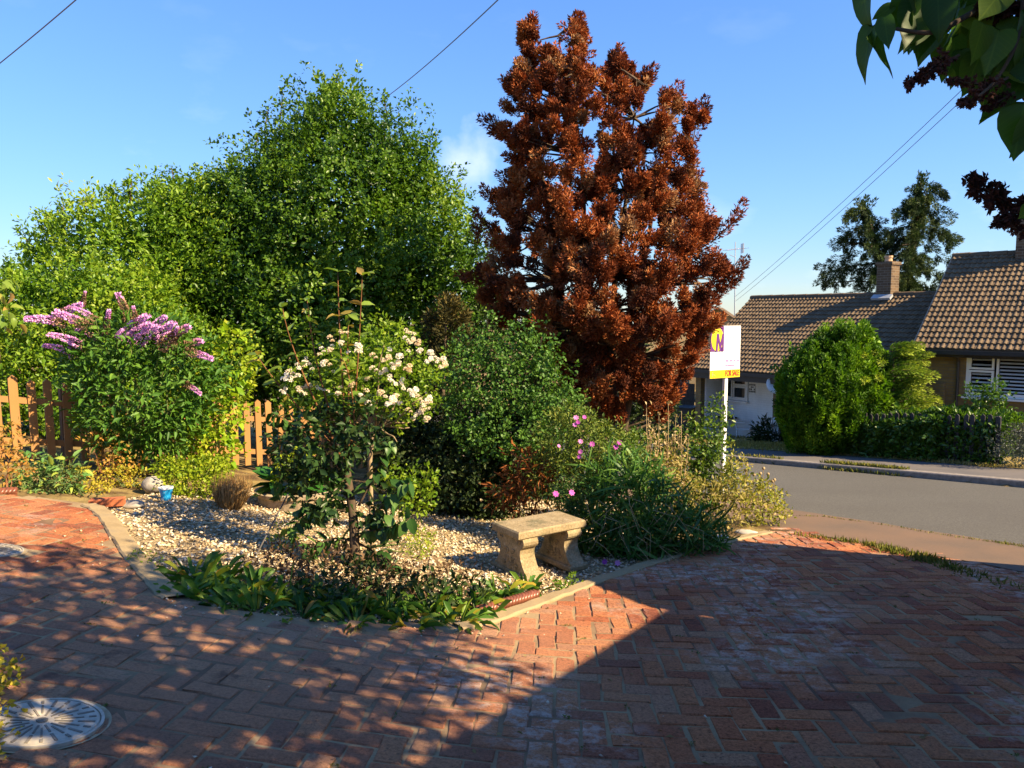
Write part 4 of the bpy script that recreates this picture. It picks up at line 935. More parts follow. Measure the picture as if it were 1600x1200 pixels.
def picket_mesh(name, w, h, t, mat, point=True):
    q = MB(); y = t/2
    pr = [(-w/2, 0), (w/2, 0), (w/2, h - w*.45), (0, h), (-w/2, h - w*.45)] if point else [(-w/2, 0), (w/2, 0), (w/2, h - w*.3), (w*.3, h), (-w*.3, h), (-w/2, h - w*.3)]
    q.prism(pr, lambda a, b_, t_: (a, t_, b_), -y, y); return mesh(name, q.v, q.f, mat)
def fence(name, label, A_, d, length, spacing, w, h, mat, postmat, posts, point, out, sag=0, raild=.03):
    rt_ = root(name, label, 'fence', on_ground(*A_[:2])); q = None; ms = [picket_mesh('picket', w*R.uniform(.94, 1.06), h*R.uniform(.97, 1.03), .022, mat, point) for _ in range(5)]
    for s in np.arange(spacing/2, length, spacing):
        p = on_ground(*(A_ + d*(s + R.normal(0, .006)))[:2], .04); p = p + out*.032
        o = place('picket', random.choice(ms), rt_, p, d + np.array([0, 0, R.normal(0, .012)]), np.array([R.normal(0, .015), R.normal(0, .015), 1.]), 1.)
    for z in (.24, .72):
        q = MB(); ss = np.arange(0, length + .01, .6)
        pts = [on_ground(*(A_ + d*s)[:2], z*h/.95) for s in ss]
        for a, b_ in zip(pts[:-1], pts[1:]):
            x_ = nz(b_ - a); u_ = nz(np.array([0, 0, 1.]) - x_*x_[2]); s__ = np.cross(u_, x_); q.box((a+b_)/2, (np.linalg.norm(b_-a), .036, .07), basis(x_, s__, u_))
        q.mk('rail', mat, rt_)
    for s in posts:
        p = on_ground(*(A_ + d*s)[:2]) - out*.065; MB().box(p + [0, 0, (h+.02)/2 - .1], (.085, .085, h + .2), rotz(math.atan2(d[1], d[0])), .006).mk('post', postmat, rt_)
    return rt_
m_grey = plain('weathered_picket', (.048, .045, .047), .9, .45, 10, bmp=.4, stretch=(1, 1, .2))
fence('grey_fence', 'weathered grey picket fence along the far pavement, overgrown by the hedge', FA[0] - fn*.02, fdir, flen, .17, .085, 1.0, m_grey, m_grey, [0.05, flen*.33, flen*.66, flen-.1], True, -fn)
m_orange, nt, b = newmat('stained_timber'); n1 = noise(nt, 9, 6, .65, stretch=(1, 1, .12)); n2 = noise(nt, 3, 3)
oi = nd(nt, 'ShaderNodeObjectInfo').outputs['Random']
c = ramp(nt, [(.19, .09, .025), (.31, .15, .045), (.40, .22, .075)], n1); c = mix(nt, maprange(nt, oi, .0, 1., 0, .6), c, (.32, .15, .035), 'MIX')
c = mix(nt, maprange(nt, n2, .5, .7, 0, .5), c, (.25, .14, .06)); nt.links.new(c, b.inputs['Base Color']); b.inputs['Roughness'].default_value = .75; bump(nt, b, n1, .4, .006)
m_brpost = plain('brown_post', (.17, .095, .05), .85, .35, 9, bmp=.3, stretch=(1, 1, .15))
fA = np.array([-6.75, 7.66, 0]); fD = nz(np.array([2.1, 2.3, 0.])); fO = np.array([fD[1], -fD[0], 0])
fence('picket_fence', 'orange brown picket fence with pointed tops behind the flowering shrubs', fA, fD, 7.6, .178, .088, .95, m_orange, m_brpost, [.2, 2.05, 3.9, 5.75], True, fO)
# ------------------------------------------------------------------ shrubs in front of the fence
lm_b = leafmesh('leaf', o_budd, 'lance'); lm_h = leafmesh('leaf', o_heart, 'heart'); lm_d = leafmesh('leaf', o_dark, 'round'); lm_s = leafmesh('leaf', o_shoot, 'lance')
lm_st = leafmesh('leaf', o_strap, 'strap'); lm_l = leafmesh('leaf', o_lilac, 'lilac'); lm_ho = leafmesh('leaf', o_hosta, 'round'); lm_sg = leafmesh('leaf', o_sage, 'lance')
def outward(p, n, upb=.1, j=.4): return nz(n + R.normal(0, j, p.shape) + [0, 0, upb])
def front_sorted(p, n, k):
    sc = p[:, 1] - .6*0 + R.normal(0, .15, len(p)); o = np.argsort(sc); return p[o[:k]], n[o[:k]], p[o[k:]], n[o[k:]]
def subset(p, n, k): i = R.permutation(len(p)); return p[i[:k]], n[i[:k]], p[i[k:]], n[i[k:]]

def shrub(name, label, cat, base, blobs, lm, nobj, L, Wr, mat, dens, m, ls, sL, sW, stems, stemmat, stem_r=.012, upb=.05, lump=.16, gap=0):
    t = root(name, label, cat, base); base = np.array(base)
    p, n = shell(blobs, 400, .7, 1.05); i = R.permutation(len(p))[:int(nobj*1.7)]; p, n = p[i], n[i]
    o = np.argsort(p[:, 1]); p, n = p[o[:nobj]], n[o[:nobj]]
    if lm is not None and nobj: leaf_parts(lm, t, p, outward(p, n, upb, .45), L, Wr)
    p, n = shell(blobs, dens, .5, 1.0, lump, gap, .16); V, F, r = sprigs(p, n, m, ls, sL, sW, upb=.2); mk('foliage', V, F, mat, t, 'stuff', r)
    q = MB()
    for i in range(stems):
        c, rr_ = blobs[i % len(blobs)]; e = c + R.normal(0, .35, 3)*rr_ + [0, 0, rr_[2]*.4]
        q.tube(bend(base + [R.normal(0, .06), R.normal(0, .06), 0], e, 6, .07), np.linspace(stem_r, stem_r*.35, 6), 5)
    q.mk('stem', stemmat, t, smooth=True); return t
Yd = 9.0
bud = [blob(*a, Yd) for a in ((220, 610, 100, 82), (155, 568, 50, 44), (275, 580, 65, 70), (205, 540, 85, 38), (205, 670, 62, 45))]
bud += [blob(*a, Yd) for a in ((185, 640, 45, 45), (245, 650, 65, 60))]
bt = shrub('buddleia', 'butterfly bush with drooping pink flower spikes in front of the picket fence', 'shrub', G(208, 742), bud, lm_b, 290, .15, .32, leafmat('buddleia_inner', [(.03, .09, .012), (.07, .17, .02), (.13, .24, .035)], .3, .45), 95, 6, .2, .10, .036, 12, m_stem, .014)
m_pan, nt, b = newmat('flower_panicle'); nt.links.new(ramp(nt, [(.24, .14, .075), (.36, .22, .14), (.58, .24, .52), (.76, .38, .72)], nd(nt, 'ShaderNodeAttribute', attribute_name='rnd').outputs['Fac'], [0, .45, .6, 1]), b.inputs['Base Color']); b.inputs['Roughness'].default_value = .8
def panicle(pink):
    n = 420; s = R.random(n); q = R.normal(0, 1, (n, 2)); q /= np.linalg.norm(q, axis=1, keepdims=True); rr_ = .135*(1 - .75*s)*np.sqrt(R.uniform(.4, 1, n))
    pos = np.stack([s, q[:, 0]*rr_, q[:, 1]*rr_ - .18*s*s], -1); d = np.stack([R.normal(.4, .3, n), q[:, 0], q[:, 1]], -1)
    V, F, r = cloud(pos, d, .07, .055, T2, np.clip((s - 1 + pink)/.22*.5 + .5 + R.normal(0, .08, n), 0, 1)); return mesh('flower_spike', V, F, m_pan, r)
pms = [panicle(k) for k in (.35, .5, .7, .95, .15)]
for (x0, y0, x1, y1, k) in ((105, 505, 48, 490, 2), (88, 498, 120, 470, 1), (150, 520, 98, 482, 1), (150, 500, 122, 478, 2), (130, 540, 84, 517, 3), (152, 530, 125, 512, 3), (112, 550, 74, 535, 3), (128, 555, 110, 525, 0), (165, 525, 168, 485, 0), (205, 520, 193, 462, 4), (190, 528, 222, 488, 3), (195, 535, 228, 500, 3), (215, 540, 240, 505, 3), (232, 545, 262, 500, 3), (225, 530, 250, 492, 2), (240, 535, 268, 515, 2), (182, 528, 190, 512, 3), (250, 545, 285, 505, 4), (262, 555, 305, 525, 4), (290, 550, 328, 552, 1), (285, 598, 312, 608, 1), (118, 520, 105, 555, 0), (215, 515, 210, 480, 4), (130, 478, 132, 455, 4), (240, 540, 246, 522, 3), (270, 540, 275, 510, 0)):
    Yq = Yd - .35 + R.normal(0, .12); a, c = P(x0, y0, Yq), P(x1, y1, Yq - .1); d = c - a; Lq = np.linalg.norm(d); place('flower_spike', pms[k], bt, a, d, np.array([0, 0, 1.]), Lq*1.1, Lq*.85)
    MB().tube([P(x0 + (200-x0)*.35, y0 + 70, Yd - .2), a + [0, 0, -.03], a], [.006, .005, .004], 4).mk('stalk', m_stem, bt)
Yt = 9.6
hb_ = [blob(*a, Yt) for a in ((345, 590, 48, 55), (365, 560, 30, 45), (320, 650, 55, 45), (335, 700, 35, 35), (300, 640, 40, 30))]
shrub('dogwood', 'bright lime green shrub with heart shaped leaves right of the pink flowers', 'shrub', G(330, 735), hb_, lm_h, 290, .105, .8, m_lime, 90, 6, .16, .06, .045, 9, m_stem, .012)

# ------------------------------------------------------------------ weigela with long shoots, and the standard rose
wb = G(560, 888)
wt = root('weigela', 'leggy shrub with dark green leaves and tall arching shoots in the middle of the bed', 'shrub', wb)
q = MB(); q.tube([wb + [-.02, 0, -.05], P(552, 810, 6.15), P(543, 745, 6.2), P(540, 715, 6.2)], [.045, .038, .034, .028], 9); q.mk('trunk', m_bark, wt, smooth=True)
shoots = [((540, 720), (540, 640), (528, 520), (528, 425)), ((545, 720), (555, 640), (562, 530), (566, 430)), ((535, 720), (500, 640), (455, 560), (441, 480)), ((540, 715), (510, 640), (485, 540), (480, 470)), ((545, 715), (548, 640), (540, 560), (545, 495)), ((540, 720), (490, 660), (420, 590), (402, 555)), ((550, 730), (560, 660), (548, 580), (535, 560)), ((535, 740), (500, 690), (450, 655), (425, 645)), ((545, 760), (500, 720), (455, 730), (430, 760)), ((548, 800), (500, 790), (470, 800), (455, 830)), ((556, 830), (600, 790), (625, 760), (640, 755)), ((560, 840), (590, 820), (610, 830), (640, 810)), ((560, 790), (590, 740), (600, 700), (608, 690)), ((556, 850), (530, 830), (490, 850), (478, 862)), ((562, 850), (590, 860), (600, 880), (615, 900)), ((555, 860), (545, 880), (530, 910), (520, 930)), ((560, 870), (580, 890), (560, 920), (575, 940))]
nl = 0
for k, s in enumerate(shoots):
    dY = R.normal(0, .14) - (.10 if k > 6 else 0); pts = np.array([P(a, c, 6.15 + dY*i/3) for i, (a, c) in enumerate(s)]); t_ = np.linspace(0, 1, 14)[:, None]
    crv = (1-t_)**3*pts[0] + 3*t_*(1-t_)**2*pts[1] + 3*t_**2*(1-t_)*pts[2] + t_**3*pts[3]
    MB().tube(crv, np.linspace(.011, .003, 14), 5).mk('shoot', m_redstem if k < 7 else m_bark, wt, smooth=True)
    seg = range(4, 14) if k < 7 else range(2, 14)
    for i in seg:
        ax_ = nz(crv[i] - crv[i-1]); up = abs(ax_[2]) > .6
        for sgn in (-1, 1):
            an_ = i*1.57*.5 + R.normal(0, .4); h = nz(np.cross(ax_, [math.cos(an_), math.sin(an_), .1])); d = nz(h*sgn + ax_*(.35 if k < 7 else .1) + [0, 0, .15 if k < 7 else -.55])
            top = k < 7 and crv[i][2] > P(540, 640, 6.15)[2]
            L_ = R.uniform(.10, .15); place('leaf', random.choice(lm_s if top else lm_d), wt, crv[i], d, np.array([0, 0, 1.]) + R.normal(0, .3, 3), L_, L_*(.42 if top else .58)); nl += 1
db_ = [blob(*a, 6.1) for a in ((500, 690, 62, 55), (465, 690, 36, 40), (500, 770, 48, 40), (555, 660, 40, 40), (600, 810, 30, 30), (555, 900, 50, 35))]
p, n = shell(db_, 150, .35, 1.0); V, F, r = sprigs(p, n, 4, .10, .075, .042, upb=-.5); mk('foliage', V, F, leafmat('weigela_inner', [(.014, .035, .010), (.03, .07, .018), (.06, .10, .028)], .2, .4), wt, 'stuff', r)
Yr_ = 6.6; rb_ = G(584, 878)
rs = root('rose_standard', 'standard rose with clusters of creamy white blooms on a slim pale trunk', 'rose', rb_)
q = MB(); q.tube([rb_ + [0, 0, -.03], P(580, 800, Yr_), P(578, 720, Yr_), P(584, 660, Yr_), P(588, 625, Yr_)], [.024, .021, .020, .018, .014], 8); q.mk('trunk', m_bark2, rs, smooth=True)
q = MB()
for a in ((520, 600), (480, 610), (640, 590), (660, 620), (610, 570), (560, 560), (545, 640), (625, 640), (650, 655), (600, 540), (500, 650), (535, 655), (640, 668), (620, 690), (555, 680)):
    e = P(a[0], a[1], Yr_ + R.normal(0, .25)); m_ = P(582 + (a[0]-582)*.3, 665, Yr_); q.tube(bend(m_, e, 5, .08), np.linspace(.010, .004, 5), 5)
q.mk('branch', m_bark2, rs, smooth=True)
rbl = [blob(*a, Yr_) for a in ((600, 600, 70, 42), (510, 595, 65, 42), (640, 628, 38, 36), (560, 560, 55, 32), (660, 580, 32, 28), (470, 615, 42, 34), (600, 530, 50, 28))]
p, n = shell(rbl, 190, .35, 1.05, .3, .2, .16); V, F, r = sprigs(p, n, 6, .10, .042, .026, upb=.3); mk('foliage', V, F, m_roseleaf, rs, 'stuff', r)
m_petal = leafmat('cream_petal', [(.70, .56, .36), (.85, .79, .64), (.88, .86, .80)], .3, .6, True, tint=(1, .95, .8), spec=.2)
def bloom(nf):
    parts = []
    for _ in range(nf):
        c = R.normal(0, .5, 3)*[1, 1, .55]; n = 30; d = sph(n); d[:, 2] = np.abs(d[:, 2])*.9 - .1; parts.append(cloud(c + d*.22, d + R.normal(0, .5, (n, 3)), .26, .26, T2, .5, d, .4))
    V, F, r = join(parts); return mesh('bloom', V, F, m_petal)
bls = [bloom(k) for k in (3, 5, 7, 4)]
for a in ((518, 528), (530, 535), (537, 520), (505, 545), (512, 547), (555, 541), (563, 545), (480, 565), (473, 570), (455, 580), (448, 588), (462, 590), (500, 568), (512, 566), (585, 555), (622, 552), (640, 520), (635, 528), (645, 532), (655, 535), (652, 546), (668, 548), (678, 555), (690, 562), (694, 570), (672, 562), (615, 617), (612, 626), (618, 630), (648, 612), (655, 620), (668, 628), (670, 622), (664, 640), (655, 646), (662, 652), (570, 590), (600, 580), (590, 610), (545, 600), (535, 580), (578, 630), (612, 595), (628, 600), (500, 608), (470, 612), (445, 610), (525, 612), (585, 575), (560, 615), (640, 575), (620, 570), (605, 560), (478, 605), (640, 640)):
    p = P(a[0], a[1], Yr_ - .55 + R.normal(0, .07)); place('bloom', random.choice(bls), rs, p, nz(R.normal(0, .3, 3) + [1, 0, 0]), np.array([0, -.3, 1.]), R.uniform(.036, .058))

# ------------------------------------------------------------------ blue-green shrub, small conifers, shaded undergrowth
Yl = 8.9
lb = [blob(*a, Yl) for a in ((760, 590, 55, 45), (832, 605, 48, 45), (722, 580, 34, 50), (800, 670, 70, 50), (740, 650, 45, 50), (868, 640, 36, 38), (795, 555, 26, 40), (838, 550, 20, 36), (728, 535, 14, 34), (762, 530, 12, 30), (812, 522, 12, 28), (870, 590, 16, 34), (855, 560, 10, 30), (700, 600, 18, 40), (895, 630, 12, 26))]
shrub('grey_green_shrub', 'bushy blue green shrub with small round leaves behind the stone bench', 'shrub', G(790, 790), lb, None, 0, .05, .7, m_blue, 165, 8, .15, .042, .034, 14, m_bark, .014, lump=.32, gap=.14)
Yk = 10.2
kb = [blob(*a, Yk) for a in ((698, 520, 34, 52), (690, 585, 42, 60), (660, 640, 50, 70), (630, 620, 45, 60), (700, 680, 60, 60))]
kt = tree('dwarf_conifer', 'small dark conifer with a yellowing tip between the rose and the dead conifer', 'tree', on_ground(*P(685, 700, Yk)[:2]))
parts = []
p, n = shell(kb, 60, .6, 1.0)
for a, c in zip(p, n): parts.append(plume(a - c*.1, c + [0, 0, .7], .26, .07, 36, .06, .022, float(np.clip(.3 + .6*(a[2] - P(690, 560, Yk)[2]) + R.normal(0, .1), 0, 1)), T2, .9))
V, F, r = join(parts); mk('crown', V, F, leafmat('dull_conifer', [(.014, .022, .008), (.05, .045, .014), (.16, .12, .03)], .1, .7, spec=.15), kt, 'stuff', r)
limbs([([on_ground(*P(685, 700, Yk)[:2]), P(697, 500, Yk)], [.05, .015])], 'trunk', m_bark, kt)
def bush(name, label, blobs, mat, dens, m, ls, L, Wd, base, stems=6, cat='plant', upb=.3, stemmat=None, inner=.5):
    t = root(name, label, cat, base); p, n = shell(blobs, dens, inner, 1.05); V, F, r = sprigs(p, n, m, ls, L, Wd, upb=upb); mk('foliage', V, F, mat, t, 'stuff', r)
    q = MB(); base = np.array(base)
    for i in range(stems):
        c, rr_ = blobs[i % len(blobs)]; e = c + R.normal(0, .4, 3)*rr_; q.tube(bend([base[0] + (e[0]-base[0])*.4, base[1] + (e[1]-base[1])*.4, float(tz(base[0], base[1]))], e, 5, .06), np.linspace(.008, .003, 5), 4)
    q.mk('stem', stemmat or m_stem, t); return t
bush('dark_evergreen', 'low dark evergreen in deep shade under the blue green shrub', [blob(*a, 9.3) for a in ((720, 735, 80, 60), (655, 720, 55, 55), (765, 765, 50, 40), (800, 700, 70, 60), (620, 700, 40, 50))], m_dkfol, 300, 7, .16, .07, .04, G(715, 790), cat='shrub')
bush('rust_underplant', 'withered red brown fern under the blue green shrub', [blob(*a, 8.0) for a in ((830, 745, 26, 38), (805, 770, 18, 26))], leafmat('rusty_leaf', [(.10, .035, .015), (.24, .08, .025), (.34, .13, .04)], .2, .7, spec=.1), 200, 5, .2, .11, .022, G(815, 800), upb=-.2)
bush('sedum_clump', 'pale leafy clump right of the rose trunk', [blob(*a, 7.4) for a in ((640, 775, 26, 24), (612, 745, 18, 18), (660, 760, 20, 20))], m_roseleaf, 160, 6, .12, .055, .035, G(640, 812))
# ------------------------------------------------------------------ right-hand perennial border
Ye = 7.9
bush('mallow', 'leafy mallow with purple pink flowers beside the bench', [blob(*a, Ye) for a in ((920, 700, 45, 40), (880, 690, 34, 40), (955, 705, 40, 35), (870, 740, 40, 40), (905, 665, 30, 22))], leafmat('mallow_leaf', [(.05, .09, .014), (.13, .19, .03), (.26, .27, .05)], .3, .5), 280, 7, .13, .05, .020, G(905, 830), 12)
ml = bpy.data.objects['mallow']
m_mal = leafmat('mallow_petal', [(.42, .07, .38), (.62, .13, .52), (.66, .30, .55)], .3, .6, True, tint=(1.1, .8, 1.1), spec=.2)
def daisy():
    n = 7; a = np.arange(n)*2*math.pi/n; d = np.stack([np.cos(a), np.sin(a), np.full(n, .25)], -1)
    V, F, r = cloud(np.zeros((n, 3)), d, 1., .95, T2, .5, np.tile([0, 0, 1.], (n, 1)), .1); return mesh('flower', V, F, m_mal)
dm = [daisy() for _ in range(3)]
for a in ((900, 653), (903, 660), (913, 652), (907, 690), (907, 706), (925, 694), (873, 697), (968, 692), (962, 699), (898, 664), (905, 714), (945, 878), (965, 880), (893, 770), (868, 772)):
    Yf = 7.5 if a[1] < 760 else 6.75; p = P(a[0], a[1], Yf); place('flower', random.choice(dm), ml, p, nz([1, R.normal(0, .3), R.normal(0, .3)]), nz([R.normal(0, .3), -.8, .5]), R.uniform(.022, .034))
gt_ = root('strappy_mound', 'sprawling mound of narrow dark green leaves in the shade right of the bench', 'plant', G(1000, 880))
mb = [blob(*a, 7.35) for a in ((1000, 800, 85, 65), (930, 810, 50, 60), (1070, 830, 55, 42), (980, 750, 60, 45), (1110, 840, 30, 25), (1000, 850, 90, 28), (912, 835, 22, 30), (925, 790, 34, 34))]
p, n = shell(mb, 250, .35, 1.05); n_ = len(p); d = nz(n*.6 + R.normal(0, .7, (n_, 3)) + [0, 0, .15])
T5 = (np.array([(0, -.35, 0), (0, .35, 0), (.35, -.5, .10), (.35, .5, .10), (.7, -.4, .06), (.7, .4, .06), (1, 0, -.12)]), np.array([(0, 2, 3), (0, 3, 1), (2, 4, 5), (2, 5, 3), (4, 6, 5)]))
q1 = cloud(p - d*.08, d, R.uniform(.14, .34, n_), R.uniform(.015, .026, n_), T5, R.random(n_)*.95, n, .6)
p, n = shell(mb, 130, .3, .95); q2 = sprigs(p, n, 5, .12, .05, .016)
V, F, r = join([q1, q2]); mk('foliage', V, F, m_strapy, gt_, 'stuff', r)
q = MB()
for i in range(26):
    a = P(R.uniform(910, 1080), R.uniform(770, 850), 6.95 + R.normal(0, .1)); q.tube([a, a + [R.normal(0, .1), -.05, -.05], a + [R.normal(0, .2), -.1, -.25]], [.003, .003, .002], 3)
q.mk('stem', m_drystem, gt_)
bush('pink_fuchsia', 'low fuchsia with tiny red flowers at the end of the bench', [blob(*a, 7.2) for a in ((890, 770, 26, 28), (905, 810, 16, 22))], m_fern, 260, 6, .09, .035, .016, G(900, 850))
dr = root('dried_stalks', 'tall dried tan stalks with seed heads below the dead conifer', 'plant', G(1035, 835)); q = MB(); parts = []
for i in range(15):
    x = 1035 + R.normal(0, 18); a = P(x, 800, 8.6); top = P(x + R.normal(0, 10), R.uniform(625, 690), 8.6 + R.normal(0, .15)); pts = bend(a, top, 5, .03); q.tube(pts, np.linspace(.007, .003, 5), 4)
    k = 44; t_ = R.uniform(.12, .96, k); pos = a + (top - a)*t_[:, None] + R.normal(0, .045, (k, 3)); parts.append(cloud(pos, sph(k), R.uniform(.03, .07, k), .026, T2, R.random(k)))
    if i < 6: parts.append(cloud(np.repeat(top[None], 26, 0), sph(26), .024, .02, T2, R.random(26)))
q.mk('stem', m_drystem, dr); V, F, r = join(parts); mk('seed_head', V, F, m_dryseed, dr, 'stuff', r)
Yro = 9.2
bush('rose_bush', 'green rose bush climbing round the foot of the sale board post', [blob(*a, Yro) for a in ((1095, 690, 34, 34), (1075, 720, 34, 34), (1110, 745, 30, 40), (1085, 765, 40, 40), (1050, 740, 40, 40), (1120, 650, 13, 22), (1000, 705, 40, 26))], leafmat('bush_rose_leaf', [(.035, .085, .014), (.09, .16, .02), (.2, .25, .035)], .28, .36), 210, 6, .12, .052, .034, G(1090, 830), 12, 'shrub')
bush('tan_foliage', 'half withered yellowish perennial in front of the rose bush', [blob(*a, 8.7) for a in ((1110, 790, 40, 30), (1060, 770, 30, 34), (1140, 780, 26, 36), (1030, 735, 34, 40))], leafmat('tan_leaf', [(.14, .15, .03), (.32, .28, .08), (.42, .32, .13)], .3, .6), 170, 6, .12, .05, .022, G(1110, 826), stemmat=m_drystem)
bush('yellow_green_clump', 'yellow green leafy clump at the corner of the drive and pavement', [blob(*a, 8.9) for a in ((1190, 790, 30, 26), (1165, 775, 26, 28), (1215, 805, 14, 14), (1150, 745, 14, 40), (1195, 765, 12, 14))], leafmat('corner_leaf', [(.10, .15, .02), (.24, .26, .035), (.38, .34, .07), (.42, .30, .12)], .32, .5), 230, 6, .10, .045, .026, G(1190, 822))
sd = root('seed_heads', 'slim stalks topped with round seed heads beside the sale board', 'plant', G(1190, 815)); q = MB()
for (a, c, z) in ((1165, 735, 800), (1167, 727, 800), (1178, 742, 800), (1188, 740, 805), (1193, 732, 805), (1200, 741, 805), (1207, 752, 808), (1210, 750, 808), (1183, 752, 800), (1143, 715, 780)):
    b0 = P(a - 3 + R.normal(0, 2), z, 8.9); t_ = P(a, c, 8.9); q2 = MB().tube([b0, (b0+t_)/2 + [.01, 0, 0], t_], [.004, .003, .003], 5); q2.mk('stalk', m_drystem, sd)
    h = MB().lathe(t_, [(.003, -.02), (.018, -.008), (.02, .006), (.012, .018), (.004, .02)], 8); h.mk('seed_head', m_drystem, sd, smooth=True)

# ------------------------------------------------------------------ left bed
sg = root('sage_clump', 'grey green leafy clump at the edge of the sunny paving', 'plant', G(95, 788))
p, n = shell([blob(*a, 7.6) for a in ((80, 755, 46, 30), (105, 735, 26, 30), (50, 740, 26, 30), (95, 775, 32, 14))], 420, .5, 1.05); i = R.permutation(len(p))[:230]; leaf_parts(lm_sg, sg, p[i], outward(p[i], n[i], .35, .5), .105, .40)
p, n = shell([blob(80, 755, 42, 30, 7.6)], 420, .3, 1); V, F, r = sprigs(p, n, 5, .1, .05, .02); mk('foliage', V, F, leafmat('sage_inner', [(.05, .1, .03), (.1, .17, .06), (.2, .22, .06)], .28, .5), sg, 'stuff', r)
bush('yellow_shrublet', 'small yellow variegated clump above the loose terracotta brick', [blob(*a, 7.8) for a in ((130, 755, 24, 24), (150, 770, 22, 13), (118, 768, 16, 14))], m_yell, 300, 7, .07, .03, .02, G(140, 782))
bush('lime_clump', 'lime yellow clump left of the round stone', [blob(*a, 8.3) for a in ((207, 748, 18, 14), (185, 745, 20, 14))], m_yell, 300, 6, .07, .035, .022, G(200, 762))
bush('autumn_stems', 'thin plant with yellow and russet leaves against the fence', [blob(*a, 8.5) for a in ((168, 705, 20, 18), (160, 725, 16, 16), (195, 725, 22, 12), (150, 700, 12, 20))], m_autumn, 110, 5, .12, .045, .03, G(172, 758), stemmat=m_redstem)
bush('ground_cover', 'low lime green ground cover behind the small blue pot', [blob(*a, 8.2) for a in ((285, 745, 34, 22), (330, 735, 30, 20), (310, 755, 50, 16), (265, 735, 20, 16))], m_lime, 330, 7, .07, .036, .026, G(295, 775))
bush('fence_foot_plant', 'straggly russet leaved plant at the left end of the fence', [blob(*a, 7.1) for a in ((8, 715, 22, 34), (0, 690, 24, 30), (20, 735, 16, 16))], m_autumn, 130, 6, .13, .05, .026, G(8, 772), stemmat=m_redstem)
lf = root('hazel_sapling', 'slender sapling with drooping yellowish leaves at the left edge', 'shrub', on_ground(*P(-6, 500, 6.6)[:2]))
lb0 = on_ground(*P(-30, 500, 6.6)[:2]); MB().tube(bend(lb0, P(-14, 430, 6.6), 7, .03), np.linspace(.016, .006, 7), 6).mk('stem', m_bark, lf)
pp = np.array([P(R.normal(2, 14), R.uniform(430, 520), 6.6 + R.normal(0, .15)) for _ in range(36)]); leaf_parts(lm_s, lf, pp, nz(R.normal(0, .5, (36, 3)) + [.3, 0, -.7]), .11, .55)
cr_ = root('creeping_jenny', 'small leaved yellowish creeper beside the nearer manhole cover', 'plant', G(2, 1150))
p, n = shell([(G(a, c) + [0, 0, .04], np.array([.14, .14, .08])) for a, c in ((-62, 1060), (-58, 1110), (-72, 1160), (-62, 1200), (-45, 1085))], 420, .4, 1.05); V, F, r = sprigs(p, n, 6, .08, .028, .02); mk('foliage', V, F, m_yell, cr_, 'stuff', r)
tg = root('sedge_tuft', 'tuft of tan brown ornamental grass in the gravel', 'grass', G(362, 795)); gb = G(362, 795)
n = 950; a = R.uniform(0, 6.28, n); rr_ = np.sqrt(R.random(n))*.095; pos = gb + np.stack([np.cos(a)*rr_, np.sin(a)*rr_, np.zeros(n)], -1); d = nz(np.stack([np.cos(a)*(.12 + rr_*2.4), np.sin(a)*(.12 + rr_*2.4), np.ones(n)], -1) + R.normal(0, .1, (n, 3)))
V, F, r = cloud(pos, d, R.uniform(.2, .40, n), .006, T5, R.random(n), np.stack([np.cos(a), np.sin(a), np.full(n, .1)], -1), .3); mk('blade', V, F, leafmat('sedge_blade', [(.20, .10, .035), (.36, .21, .08), (.46, .32, .15)], .2, .7, spec=.15), tg, 'stuff', r)

# ------------------------------------------------------------------ hosta in a low stone planter
hc = G(452, 800); m_stn = plain('planter_stone', (.33, .26, .17), .9, .4, 14, bmp=.6)
ho_ = root('stone_planter', 'low round stone planter behind the leggy shrub', 'planter', hc)
hc2 = hc + np.array([0, .35, 0]); hc2[2] = float(tz(*hc2[:2]))
q = MB().lathe(hc2, [(.40, -.05), (.42, .05), (.43, .15), (.46, .165), (.47, .205), (.40, .21), (.385, .17), (.37, .12)], 28, capb=False, sx=1.0, sy=.85); q.mk('wall', m_stn, ho_)
MB().lathe(hc2, [(.39, .145), (.01, .15)], 24, capb=False, sx=1., sy=.85).mk('soil', m_soil, ho_)
hp = root('hosta', 'broad glossy dark green leaves spilling from the stone planter', 'plant', hc2 + [0, 0, .15])
for i in range(26):
    a = R.uniform(0, 6.28); e = R.uniform(.15, .9); d = np.array([math.cos(a), math.sin(a)*.9, e*.7]); p = hc2 + [math.cos(a)*.08 - .06, math.sin(a)*.08, .2 + .12*e]
    place('leaf', random.choice(lm_ho), hp, p, d, np.array([0, 0, 1.]) + R.normal(0, .15, 3), R.uniform(.28, .40), R.uniform(.17, .24))
    if i < 12: MB().tube([hc2 + [0, 0, .13], p], [.007, .005], 5).mk('stem', m_stem, hp)
bush('hosta_seedling', 'bright green leaves behind the stone planter', [blob(*a, 8.1) for a in ((458, 735, 22, 12), (470, 722, 14, 10))], m_lime, 300, 5, .1, .07, .04, G(460, 760))
rod = MB().tube([G(400, 868), P(452, 768, G(400, 868)[1] + .25)], [.006, .006], 8).mk('garden_cane', plain('grey_cane', (.10, .09, .085), .6, .3)); tag(rod, 'thin grey cane leaning over the gravel towards the shrub', 'cane')

